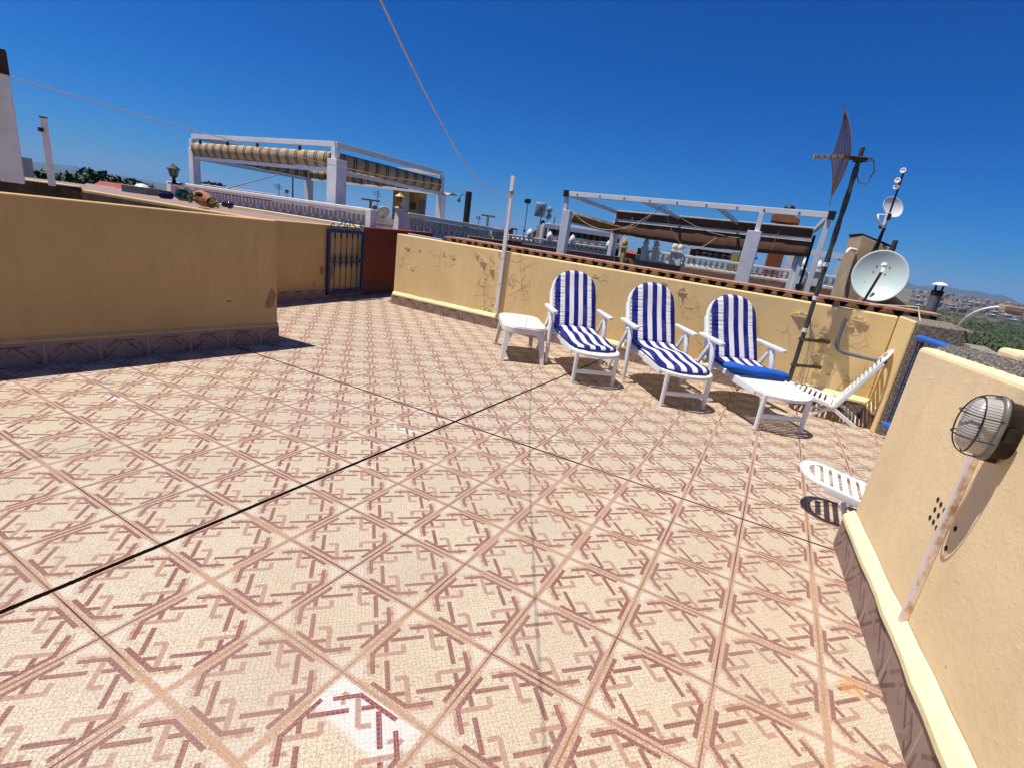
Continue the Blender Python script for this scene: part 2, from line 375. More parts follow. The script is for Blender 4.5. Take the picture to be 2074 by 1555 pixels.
M_gal = mat('weathered_galvanised', (.20, .21, .21), .6, (.12, .12, .12), 18, .2, 120, .001, .5, .35)
M_dgal = mat('dark_weathered_tube', (.085, .090, .090), .6, (.045, .045, .045), 14, .2, 100, .001, .5, .3)
M_rust = mat('rusty_grid_metal', (.21, .115, .055), .75, (.11, .06, .03), 12, .2, 100, .001, .4, .2)
M_blk = mat('black_paint', (.014, .014, .014), .5, (.02, .018, .016), 12, .15, 80, .002)
M_rope = mat('clothesline_rope', (.50, .38, .32), .8, (.36, .26, .21), 40, .3, 300, .001)
M_cable = mat('cream_cable', (.62, .50, .36), .6, (.45, .35, .24), 20, .1, 100, .001)
M_terra = mat('terracotta', (.40, .16, .065), .8, (.28, .10, .04), 7, .3, 60, .004)
M_clay = mat('weathered_roof_tile', (.50, .28, .16), .9, (.30, .17, .10), 16, .6, 60, .008)
M_mort = mat('mortar_bed', (.30, .20, .13), .95, (.16, .10, .065), 30, 1.0, 70, .012)
M_dish = mat('pale_green_grey_dish', (.50, .60, .57), .5, (.44, .53, .50), 2.5, .03, 60, .001)
M_tan = mat('tan_block_render', (.50, .37, .22), .85, (.36, .26, .15), 4, .4, 40, .006)
M_cream = mat('cream_house_render', (.66, .60, .48), .85, (.54, .48, .37), 3, .3, 40, .005)
M_brown = mat('brown_shade_fabric', (.20, .095, .055), .85, (.15, .07, .04), 5, .15, 60, .003)
M_pink = mat('pink_render', (.30, .19, .165), .85, (.23, .145, .125), 3, .2, 50, .004)
M_green = mat('green_glazed_ceramic', (.010, .06, .035), .2, (.006, .035, .02), 9, .05, 60, .001)
M_glass = None
M_peb2 = mat('rough_sprayed_render', (.36, .30, .235), .95, (.17, .14, .11), 48, 1.0, 75, .03, .1, det=5, lo=.4, hi=.6)
# ------------------------------------------------------------------ terrace floor
mb = MB()
F = lambda x, y: (x, y, fz(x, y))
mb.add([F(-9, -7), F(4.2, -7), F(4.2, 4.0), F(-4.6, 4.2), F(-4.6, 7), F(-9, 7)], [(0, 1, 2, 3, 4, 5)])
fl = mb.build('terrace_floor', M_floor); fl['kind'] = 'structure'
# ------------------------------------------------------------------ walls
def skirt(p0, p1, h, t, parent, flip=0.0):       # strip on the right-hand side of p0->p1
    a = Vector(p0); b = Vector(p1); d = (b-a); L = d.length; d.normalize(); n = Vector((d.y, -d.x))*t
    me = bpy.data.meshes.new('skirting'); z0, z1 = fz(*a)-.01, fz(*b)-.01
    off = parent.location
    P = [(a.x, a.y, z0), (b.x, b.y, z1), (b.x+n.x, b.y+n.y, z1), (a.x+n.x, a.y+n.y, z0)]
    vs = P+[(x, y, z+h+.01) for x, y, z in P]
    fs = [(0, 1, 5, 4), (1, 2, 6, 5), (2, 3, 7, 6), (3, 0, 4, 7), (4, 5, 6, 7), (3, 2, 1, 0)]
    me.from_pydata([Vector(v)-off for v in vs], [], fs); uv = me.uv_layers.new(name='uv')
    for poly in me.polygons:
        for li in poly.loop_indices:
            v = Vector(vs[me.loops[li].vertex_index]); s_ = (Vector((v.x, v.y))-a).dot(d); zz = v.z-fz(v.x, v.y)
            if poly.index in (1, 3): s_ += (Vector((v.x, v.y))-a).dot(n.normalized())
            uv.data[li].uv = (s_+flip, T*.5+zz+.002)
    me.materials.append(M_skirt); me.validate()
    o = bpy.data.objects.new('skirting', me); S.collection.objects.link(o); o.parent = parent
    bv = o.modifiers.new('bevel', 'BEVEL'); bv.width = .006; bv.segments = 2
    return o
def ledge(p0, p1, h0, h1, t, parent, m=None):
    a = Vector(p0); b = Vector(p1); d = (b-a).normalized(); n = Vector((d.y, -d.x)); mb = MB(); k = max(2, int((b-a).length/.12)); prof = [(0.002, h0), (t, h0), (t, h0+.022), (t*.35, h1-.01), (0.002, h1)]
    vs = []
    rr = random.Random(3)
    for i in range(k+1):
        p = a.lerp(b, i/k); j = rr.uniform(-.004, .004)
        for (q, z) in prof: pp = p+n*(q+ (j if q > .01 else 0)); vs.append((pp.x, pp.y, z+fz(p.x, p.y)+(j if z > h0+.03 else 0)))
    m_ = len(prof); fs = [(i*m_+q, (i+1)*m_+q, (i+1)*m_+q+1, i*m_+q+1) for i in range(k) for q in range(m_-1)]
    mb.add(vs, fs, False); mb.add(vs[:m_], [tuple(range(m_))]); mb.add(vs[-m_:], [tuple(range(m_))[::-1]])
    return mb.build('ledge', m or M_led, parent)
def flake(mb, c, n, w, h, out, rr):             # a curl of lifted paint; n points off the wall
    n = Vector(n).normalized(); s = Vector((0, 0, 1)).cross(n).normalized(); c = Vector(c); k = 7; vs = []
    for i in range(k+1):
        x = (i/k-.5)*w; dz = math.sin(i/k*PI)*h*(.55+rr.random()*.9)
        vs += [c+s*x+n*.002+Vector((0, 0, rr.uniform(-.008, .008))), c+s*x+n*(.004+out*math.sin(i/k*PI)*(.6+rr.random()*.6))+Vector((0, 0, dz))]
    fs = [(2*i, 2*i+2, 2*i+3, 2*i+1) for i in range(k)]
    mb.add(vs, fs+[f[::-1] for f in fs][:0])
def scar(mb, c, n, rx, rz, rr, th=.003):        # patch where paint has gone, a thin raised lip around old render
    n = Vector(n).normalized(); s = Vector((0, 0, 1)).cross(n).normalized(); c = Vector(c); K = 14
    o = [c+s*(rx*math.cos(2*PI*i/K)*rr.uniform(.6, 1.1))+Vector((0, 0, rz*math.sin(2*PI*i/K)*rr.uniform(.6, 1.1))) for i in range(K)]
    mb.add([p+n*th for p in o], [tuple(range(K))])
rr = random.Random(11)
M_scar = mat('bare_old_render', (.40, .22, .10), .95, (.22, .12, .055), 30, .8, 70, .01)
# left wall round the stairwell
LW0, LW1 = (-3.62, -3.9), (-2.70, .475)
LWa = (-2.745, .475); LWb = (-3.33, -2.6)
t = thing('parapet_wall', (-2.9, -.8, 0), 'shaded plain yellow parapet wall filling the left edge, black shadow along its foot', 'wall')
A, B = Vector((-2.70, .48)), Vector((-2.85, -1.66)); dL = (B-A).normalized(); Bx = A+dL*5.2
mb = MB(); mb.wall(Bx, A, .15, -.3, 1.205)
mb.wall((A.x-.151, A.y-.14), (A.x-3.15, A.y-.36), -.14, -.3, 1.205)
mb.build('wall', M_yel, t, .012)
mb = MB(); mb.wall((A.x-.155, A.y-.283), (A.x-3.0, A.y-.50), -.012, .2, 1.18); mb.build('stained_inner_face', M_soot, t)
skirt(Bx, A+dL*-.0, .17, .03, t, .1); skirt((A.x+.03, A.y+.0), (A.x-2.9, A.y-.22+.0), .17, .03, t) if False else None
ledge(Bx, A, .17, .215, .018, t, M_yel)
mb = MB(); scar(mb, (A.x+.0, A.y-.06, .42), (1, .07, 0), .045, .11, rr); scar(mb, (A.x-.003, A.y-.09, .36), (1, .07, 0), .05, .05, rr); scar(mb, (A.x-.035, A.y-.50, .41), (1, .07, 0), .035, .012, rr); scar(mb, (A.x-.028, A.y-.36, .40), (1, .07, 0), .02, .008, rr)
mb.build('bare_patch', M_scar, t)
# further, stained stairwell wall that carries the two white posts
t = thing('stairwell_wall', (-6, -.4, 0), 'low black-stained wall top behind the left parapet, under two white posts', 'wall')
mb = MB(); mb.wall((-8.2, -2.9), (-5.81, .06), .16, -.3, 1.22); mb.build('wall', M_soot, t, .012)
mb = MB(); mb.wall((-8.2, -2.9), (-5.81, .06), .17, 1.222, 1.235); mb.build('coping', M_led, t)
# back wall with the gate, then the red one
BW0, BW1 = (-4.60, .55), (-5.28, 4.22)
t = thing('back_wall', (-5, 2.4, 0), 'shaded yellow wall behind the blue iron gate', 'wall')
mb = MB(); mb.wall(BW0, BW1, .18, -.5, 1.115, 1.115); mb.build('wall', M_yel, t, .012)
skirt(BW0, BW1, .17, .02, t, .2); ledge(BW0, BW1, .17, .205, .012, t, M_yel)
mb = MB(); n = Vector((.98, .18, 0)); 
def onbw(px, py): return onplane(px, py, (BW0[0]+.004, BW0[1]), (BW1[0]+.004, BW1[1]))
scar(mb, onbw(652, 549), n, .07, .10, rr); scar(mb, onbw(672, 553), n, .05, .13, rr); scar(mb, onbw(636, 578), n, .03, .03, rr)
mb.build('bare_patch', M_scar, t)
t = thing('red_wall', (-5.5, 5, 0), 'dark red wall with brown foot tiles, right of the blue gate', 'wall')
RW1 = (-5.72, 6.9); mb = MB(); mb.wall(BW1, RW1, .18, -.5, 1.13, 1.15); mb.build('wall', M_red, t, .01)
mb = MB(); d = (Vector(RW1)-Vector(BW1)); L = d.length; d.normalize(); n = Vector((d.y, -d.x)); k = 0; s = .03
while s < L-.2:
    a = Vector(BW1)+d*s+n*.001; b = a+d*.185; mb.wall(a, b, -.012, fz(a.x, a.y)-.02, fz(a.x, a.y)+.19); s += .195
M_rt = mat('brown_red_foot_tile', (.17, .045, .025), .45, (.12, .03, .018), 6, .1, 60, .001); mb.build('foot_tile', M_rt, t, .003)
mb = MB(); mb.box((BW1[0]-.055, BW1[1]+.85, 1.157), (.10, .92, .009), R(10)); mb.build('coping', M_led, t) if False else None
# far wall
FA, FB = Vector((-4.32, 4.075)), Vector((3.045, 3.63)); ZT = 1.12
t = thing('far_wall', (-.6, 3.85, 0), 'sunlit yellow parapet wall with peeling paint behind the three striped loungers', 'wall')
mb = MB(); mb.wall(FA, FB, .17, -.3, ZT); mb.build('wall', M_yelp, t, .014)
skirt(FA+Vector((0, 0)), FB, .165, .03, t, .07); ledge(FA, FB, .165, .235, .032, t)
fd = (FB-FA).normalized(); fn = Vector((fd.y, -fd.x))
# end return of the skirting
mb = MB(); mb.wall((FA.x-.0, FA.y-.03), (FA.x+.0, FA.y+.17), .02, -.3, fz(*FA)+.165); mb.build('skirting_end', M_skirt, t)
def onfw(px, py, o=.0): return onplane(px, py, FA+fn*o, FB+fn*o)
mb = MB(); n3 = Vector((fn.x, fn.y, 0))
for px, py, ww, hh, oo in ((825, 502, .16, .03, .012), (900, 518, .10, .06, .012), (918, 522, .12, .06, .014), (966, 516, .10, .03, .02), (978, 530, .16, .05, .035), (996, 545, .12, .05, .035), (1013, 520, .10, .09, .02), (1030, 577, .10, .10, .01), (850, 505, .09, .02, .008), (835, 545, .12, .03, .01),
                           (1382, 591, .15, .05, .028), (1620, 640, .22, .05, .03), (1738, 648, .15, .05, .03), (1720, 660, .12, .06, .03), (1752, 655, .10, .03, .02), (1668, 672, .10, .05, .02), (1652, 718, .14, .05, .03), (1662, 690, .09, .07, .02), (1205, 560, .12, .03, .008), (1690, 628, .08, .05, .012), (1345, 573, .1, .02, .008)):
    flake(mb, onfw(px, py, .001), n3, ww*.85, hh*.85, oo, rr)
mb.build('lifted_paint', M_led, t)
mb = MB(); rc = random.Random(8); fs3 = Vector((fd.x, fd.y, 0))
def crack(px, py, ang, L, br=1, w_=.0015):
    p = Vector(onfw(px, py, .0005)); a = ang; pts = [p.copy()]; n_ = max(4, int(L/.035))
    for i in range(n_):
        a += rc.uniform(-.55, .55); p = p+fs3*(math.cos(a)*.035)+Vector((0, 0, math.sin(a)*.035))
        if p.z > ZT-.03 or p.z < .22: break
        pts.append(p.copy())
        if br and rc.random() < .22: q = p.copy(); aa = a+rc.choice((-1, 1))*rc.uniform(.6, 1.3); crack_at(q, aa, L*.45, br-1, w_*.7)
    if len(pts) > 2: mb.tube(pts, [w_*(1-.7*i/len(pts)) for i in range(len(pts))], 4, caps=False)
def crack_at(p, ang, L, br, w_):
    a = ang; pts = [p.copy()]
    for i in range(max(3, int(L/.03))):
        a += rc.uniform(-.6, .6); p = p+fs3*(math.cos(a)*.03)+Vector((0, 0, math.sin(a)*.03)); 
        if p.z > ZT-.02: break
        pts.append(p.copy())
    if len(pts) > 2: mb.tube(pts, [w_*(1-.7*i/len(pts)) for i in range(len(pts))], 4, caps=False)
for px, py, a_, L_ in ((822, 510, -1.2, .35), (836, 545, .2, .22), (868, 510, .1, .3), (893, 506, -1.5, .35), (908, 514, -.4, .3), (963, 508, -1.0, .5), (985, 545, -.9, .6), (992, 570, -1.5, .3), (1012, 520, -1.6, .3),
                       (1034, 527, .1, .45), (1062, 535, -1.0, .5), (1032, 566, .2, .4), (1052, 540, -1.5, .7), (1028, 600, .1, .3), (1075, 560, -1.4, .4), (1205, 557, -.2, .3), (1372, 590, -1.5, .35), (1405, 600, -1.3, .35), (1378, 622, -.8, .25), (1600, 655, -1.3, .35), (1640, 680, -.6, .3), (1665, 690, -1.5, .4), (1700, 700, .4, .3), (1740, 655, -1.1, .35), (1690, 668, -.3, .4), (1300, 640, -1.2, .25), (1535, 650, -1.3, .3)):
    crack(px, py, a_, L_)
mb.build('paint_cracks', mat('dark_crack_line', (.48, .31, .13), .95, (.30, .18, .075), 30, 0), t)
mb = MB()
for px, py, rx, rz_ in ((834, 512, .05, .02), (986, 552, .10, .06), (1398, 612, .13, .10), (1005, 560, .05, .08), (1645, 655, .10, .05), (1730, 672, .10, .05), (1040, 570, .07, .14), (1660, 720, .06, .06), (902, 533, .04, .05)):
    scar(mb, onfw(px, py, .0), n3, rx, rz_, rr, .0015)
M_scar2 = plaster('second_coat_yellow', (.84, .60, .27), (.64, .44, .20), .5, 1.7, .6, .7)
mb.build('peeled_patch', M_scar2, t)
# right hand pilaster, its grey end wall
t = thing('side_wall', (3.1, 3.4, 0), 'short sunlit yellow side wall with rough grey end, right of the folding chair', 'wall')
PA, PB = (3.045, 3.63), (3.065, 3.03)
mb = MB(); mb.wall(PA, PB, .03, -.3, ZT+.012); mb.build('wall', M_yelp, t, .01)
mb = MB(); mb.wall((3.097, 3.80), (3.097, 3.02), .42, -.6, ZT+.02, ZT+.0); mb.build('rough_render', M_peb2, t, .01)
for p0, p1 in ((PA, (3.06, 3.15)),): skirt(p0, p1, .16, .03, t); ledge(p0, p1, .16, .23, .03, t)
# skirting and rough step that runs on in the opening
# near right wall
t = thing('right_wall', (2.6, -.5, 0), 'near sunlit yellow wall on the right carrying the caged lamp', 'wall')
QA, QB = Vector((2.535, .06)), Vector((2.670, -2.04)); qd = (QB-QA).normalized(); QC = QA+qd*4.3; qn = Vector((-qd.y, qd.x))
mb = MB(); mb.wall(QA, QC, .34, -.4, 1.165, 1.165+.035*4.3); 
o = mb.build('wall', M_yelr, t, .022, seg=3)
mb = MB(); k = 240; vs = []; rr = random.Random(5)
for i in range(k+1):
    p = QA.lerp(QC, i/k)
    zt = 1.165+.035*4.3*i/k
    e = .06+rr.uniform(-.012, .012)
    for (q, dz) in ((e, .001), (e+.02, .012+rr.uniform(0, .01)), (.12, .02+rr.uniform(0, .012)), (.2, .018+rr.uniform(0, .012)), (.30, .012+rr.uniform(0, .01)), (.345, -.01)):
        pp = p+qn*q; vs.append((pp.x, pp.y, zt+dz))
mb.add(vs, [(i*6+q, i*6+q+1, (i+1)*6+q+1, (i+1)*6+q) for i in range(k) for q in range(5)], True)
mb.build('rough_coping', M_peb, t)
skirt(QA+Vector((.0, .0)), QC, .17, .036, t); ledge(QA, QC, .17, .235, .045, t)
mb = MB(); mb.wall((QA.x-.036, QA.y), (QA.x+.34, QA.y+.0), .018, -.1, fz(*QA)+.17); mb.build('skirting_end', M_skirt, t)
# vent holes: flat dark discs on the wall face, painting the shade inside
def onqw(px, py, o=0.0): q = -qn; return onplane(px, py, QA+q*o, QC+q*o)
M_hole = mat('painted_hole_shade', (.02, .014, .01), 1, (.012, .01, .008), 10, 0)  # near-black colour painting the shade inside openings
mb = MB(); base = onqw(1905, 1040); lx = Vector((qd.x, qd.y, 0))
for px, py in ((1900, 1011), (1894, 1031), (1901, 1043), (1908, 1056), (1913, 1033), (1919, 1045), (1884, 1047), (1891, 1056), (1897, 1068), (1905, 1079), (1906, 1021), (1935, 1070), (1916, 1109)):
    mb.lathe([(.0, 0), (.0095, .0), (.0095, .0015), (0, .0015)], onqw(px, py, .0004), (-qn.x, -qn.y, 0), 10, False)
mb.build('vent_hole', M_hole, t)
# ------------------------------------------------------------------ bulkhead lamp on the right wall, its conduit
nw = Vector((-qn.x, -qn.y, 0)); lx = Vector((qd.x, qd.y, 0)); lz = Vector((0, 0, 1))
LC = QA+qd*1.045; LC = Vector((LC.x, LC.y, 1.055))
def LP(a, z, o): return LC+lx*a+lz*z+nw*o
M_ribg, N, b = newmat('ribbed_frosted_glass')
tc = N.node('ShaderNodeTexCoord').outputs['Object']; sp = N.node('ShaderNodeSeparateXYZ'); N.l.new(tc, sp.inputs[0])
rib = N.m('SINE', N.m('MULTIPLY', sp.outputs[2], 760)); N.l.new(N.bump(rib, .45, .0012), b.inputs['Normal'])
b.inputs['Base Color'].default_value = (.42, .38, .33, 1); b.inputs['Roughness'].default_value = .18; b.inputs['Specular IOR Level'].default_value = .7; b.inputs['Coat Weight'].default_value = .4
M_lbody = mat('rusty_black_casting', (.014, .013, .012), .6, (.05, .028, .016), 22, .4, 80, .003, .5, .3)
M_rim = mat('dull_grey_rim', (.26, .24, .22), .45, (.16, .15, .13), 16, .2, 100, .001, .5, .4)
t = thing('bulkhead_lamp', LC, 'oval caged glass lamp on dark rusty base fixed to the near right wall', 'wall lamp')
def oval(rx, rz, o, k=56, p=2.4):
    r_ = []
    for i in range(k):
        a = 2*PI*i/k; ca, sa = math.cos(a), math.sin(a)
        r_.append(LP(rx*abs(ca)**(2/p)*(1 if ca > 0 else -1), rz*abs(sa)**(2/p)*(1 if sa > 0 else -1), o))
    return r_
def loft(mb, rings, smooth=True, cap=True):
    k = len(rings[0]); vs = [p for r_ in rings for p in r_]
    mb.add(vs, [(i*k+j, i*k+(j+1) % k, (i+1)*k+(j+1) % k, (i+1)*k+j) for i in range(len(rings)-1) for j in range(k)], smooth)
    if cap: mb.add(rings[-1], [tuple(range(k))])
mb = MB(); loft(mb, [oval(.048, .083, .0), oval(.052, .086, .010), oval(.052, .088, .038), oval(.060, .097, .040), oval(.060, .097, .048)]); mb.build('base', M_lbody, t)
mb = MB(); loft(mb, [oval(.062, .100, .048), oval(.064, .102, .052), oval(.062, .100, .060), oval(.052, .090, .061)], True, False); mb.build('rim', M_rim, t)
mb = MB(); loft(mb, [oval(.052, .089, .056), oval(.051, .087, .084), oval(.047, .081, .106), oval(.038, .068, .118), oval(.019, .038, .124), oval(.004, .008, .125)]); mb.build('glass', M_ribg, t)
mb = MB(); 
def cage_ring(fn, n=20): mb.tube([fn(i/n) for i in range(n+1)], .0021, 6)
mb.tube([LP(.052*math.cos(i/24*2*PI), .088*math.sin(i/24*2*PI), .098) for i in range(24)], .0023, 6, True)
for z in (-.035, .035): cage_ring(lambda s: LP(.060*math.cos(PI*s), z, .054+.084*math.sin(PI*s)**.6))
for a in (0.0,): cage_ring(lambda s: LP(a, .098*math.cos(PI*s), .054+.086*math.sin(PI*s)**.6))
mb.build('wire_cage', M_blk, t)
mb = MB(); mb.box(LP(.055, .0, .030), (.012, .012, .02), math.atan2(qd.y, qd.x)); mb.build('side_latch', M_lbody, t); mb = MB(); mb.bar(LP(-.02, -.088, .02), LP(-.02, -.105, .02), .03, .03); mb.build('cable_gland', M_lbody, t)
t = thing('cable_conduit', LP(0, -.1, 0), 'white rust-streaked plastic trunking running down the right wall from the caged lamp', 'conduit')
M_cond, N, b = newmat('rust_streaked_trunking'); g = N.node('ShaderNodeNewGeometry').outputs['Position']
f = N.ramp(N.noise(g, 16, 4, .6), .45, .62); N.l.new(N.mix(f, rgba((.72, .60, .50)), rgba((.46, .24, .10))), b.inputs['Base Color']); b.inputs['Roughness'].default_value = .5
ca = onqw(1992, 900); cb_ = onqw(1822, 1288)
mb = MB(); mb.bar(ca+nw*.010, cb_+nw*.010, .026, .020, tuple(nw)); mb.build('trunking', M_cond, t, .003)
mb = MB(); mb.bar(ca+nw*.0212, cb_.lerp(ca, .01)+nw*.0212, .019, .002, tuple(nw)); mb.build('cover_strip', mat('pinkish_white_pvc', (.74, .66, .62), .35, (.66, .56, .50), 8, .1), t)
mb = MB(); mb.bar(cb_+Vector((0, 0, -.0005))+nw*.010, cb_+Vector((0, 0, -.004))+nw*.010, .018, .012, tuple(nw)); mb.build('open_end', M_hole, t)
# ------------------------------------------------------------------ white clothes post and the lines
PP = FA.lerp(FB, .3165); PP = Vector((PP.x+fn.x*.035, PP.y+fn.y*.035, 0)); PZ = 2.215
t = thing('clothesline_post', (PP.x, PP.y, .13), 'tall slim white post screwed to the peeling wall, ropes tied near its top', 'post')
mb = MB(); mb.box((PP.x, PP.y, (PZ+.14)/2), (.030, .018, (PZ-.14)/2), math.atan2(fd.y, fd.x)); pt_ = mb.build('tube', M_wht, t, .003)
mb = MB(); mb.box((PP.x, PP.y, PZ+.004), (.027, .016, .004), math.atan2(fd.y, fd.x)); mb.build('end_cap', M_lbody, pt_)
mb = MB()
for z in (.22, .62, 1.02): mb.lathe([(.007, 0), (.007, .004), (.003, .006)], (PP.x+fn.x*.018, PP.y+fn.y*.018, z), (fn.x, fn.y, 0), 8)
mb.build('screw', M_lbody, pt_)
mb = MB()
for i in range(5): mb.tube([(PP.x+.036*math.cos(a/8*2*PI), PP.y+.024*math.sin(a/8*2*PI), 1.955+.011*i+.004*math.sin(a)) for a in range(8)], .006, 5, True)
mb.tube([(PP.x-.03, PP.y-.02, 1.95), (PP.x-.07, PP.y-.05, 1.86), (PP.x-.10, PP.y-.06, 1.74)], .004, 5)
mb.build('rope_knot', M_rope, t)
mb = MB(); mb.tube([(-1.99, 3.84, 1.97), (-1.93, 3.74, 1.935), (-1.6, 3.12, 1.865), (-1.2, 2.33, 1.80), (-.8, 1.55, 1.75), (-.24, .46, 1.70), (.18, -.36, 1.70), (.48, -.94, 1.715), (.70, -1.36, 1.745), (.84, -1.64, 1.775), (.96, -1.87, 1.80), (1.04, -2.03, 1.825), (1.35, -2.64, 1.90), (1.8, -3.5, 2.03), (2.4, -4.7, 2.25)], .0024, 6)
tag(mb.build('clothesline', M_rope), 'sagging pinkish rope from the white post rising overhead out of the top of the picture', 'rope')
mb = MB(); mb.tube([(-1.99, 3.85, 1.98), (-1.96, 3.3, 1.93), (-1.91, 2.33, 1.85), (-1.85, 1.07, 1.775), (-1.81, .29, 1.762), (-1.78, -.35, 1.765), (-1.76, -.79, 1.772), (-1.74, -1.19, 1.785), (-1.71, -1.77, 1.815), (-1.66, -2.9, 1.90), (-1.62, -4.2, 2.05)], .0028, 6)
tag(mb.build('clothesline', M_rope), 'rope stretched from the white post across the striped pergola to the left edge', 'rope')
# ------------------------------------------------------------------ small resin table
t = thing('side_table', (-.868, 2.605, fz(-.868, 2.605)), 'low off-white resin table with rounded top, left of the first lounger', 'table', rz=R(35))
def srect(hx, hy, r, n=6, p=None):
    o = []
    for cx, cy, a0 in ((hx-r, hy-r, 0), (-hx+r, hy-r, 90), (-hx+r, -hy+r, 180), (hx-r, -hy+r, 270)):
        for i in range(n+1): a = R(a0+90*i/n); o.append((cx+r*math.cos(a), cy+r*math.sin(a)))
    return o
mb = MB(); bul = lambda L, k: [(x*(1-k*(abs(y)/.47)**2), y*(1-k*(abs(x)/.26)**2)) for x, y in L]
mb.prism(bul(srect(.268, .475, .15, 8), .05), .018, Matrix.Translation((0, 0, .42))); mb.prism(bul(srect(.275, .482, .155, 8), .05), .07, Matrix.Translation((0, 0, .355)), bul(srect(.255, .462, .14, 8), .05))
mb.build('table_top', M_plasw, t, .007, world=False, seg=3)
mb = MB(); mb.box((0, 0, .4383), (.0022, .44, .0006)); 
for q in range(-3, 4):
    for s_ in (-1, 1): mb.bar((-.16, q*.11, .4386), (.16, q*.11+s_*.14, .4386), .0016, .0006)
mb.build('pressed_pattern', mat('faint_moulded_lines', (.52, .47, .40), .6, bump=0), t, world=False)
ft = []
for sx, sy in ((-1, -1), (1, -1), (1, 1), (-1, 1)):
    mb = MB(); top = Vector((sx*.235, sy*.42, .40)); foot = Vector((sx*.268, sy*.505, .0)); 
    L = []
    for z, ww in ((0, .020), (.12, .024), (.26, .030), (.34, .042), (.385, .075), (.41, .10)):
        c = top.lerp(foot, 1-z/.40); ix, iy = -sx, -sy
        L.append([c+Vector((ix*a*ww*2.3, iy*b_*ww*2.3, z-c.z)) for a, b_ in ((0, 0), (1, 0), (1, .28), (.28, .28), (.28, 1), (0, 1))])
    k = 6; vs = [p for r_ in L for p in r_]; mb.add(vs, [(i*k+j, i*k+(j+1) % k, (i+1)*k+(j+1) % k, (i+1)*k+j) for i in range(len(L)-1) for j in range(k)]); mb.add(L[0], [tuple(range(k))[::-1]])
    mb.build('leg', M_plasw, t, .004, world=False)
# ------------------------------------------------------------------ reclining loungers
HY, HZ, BL, BA = 1.0, .395, .79, R(61)
def arch(hw, L, rx, n=12):      # outline: straight sides from 0, semi-elliptic end at L
    o = [(-hw, 0), (hw, 0)]
    for i in range(n+1): a = PI*i/n; o.append((hw*math.cos(a), L-rx+rx*math.sin(a)))
    return o
def panel(mb, hw, L, rx, M, th=.035, rimw=.035, slat=.034, gap=.013, curve=0.0):
    o = arch(hw, L, rx); i_ = [(x*(hw-rimw)/hw, rimw+(y)*(L-2*rimw)/L) for x, y in o]
    mb.prism(o, th, M, i_)
    y = rimw+gap
    while y+slat < L-rimw*.8:
        ym = y+slat; w_ = hw-rimw*.5
        if ym > L-rx: w_ = (hw-rimw)*math.sqrt(max(0.02, 1-((ym-(L-rx))/(rx*.95))**2))
        mb.box(M @ Vector((0, y+slat/2, th*.55)), (w_, slat/2, th*.28), M=M.to_3x3())
        y += slat+gap
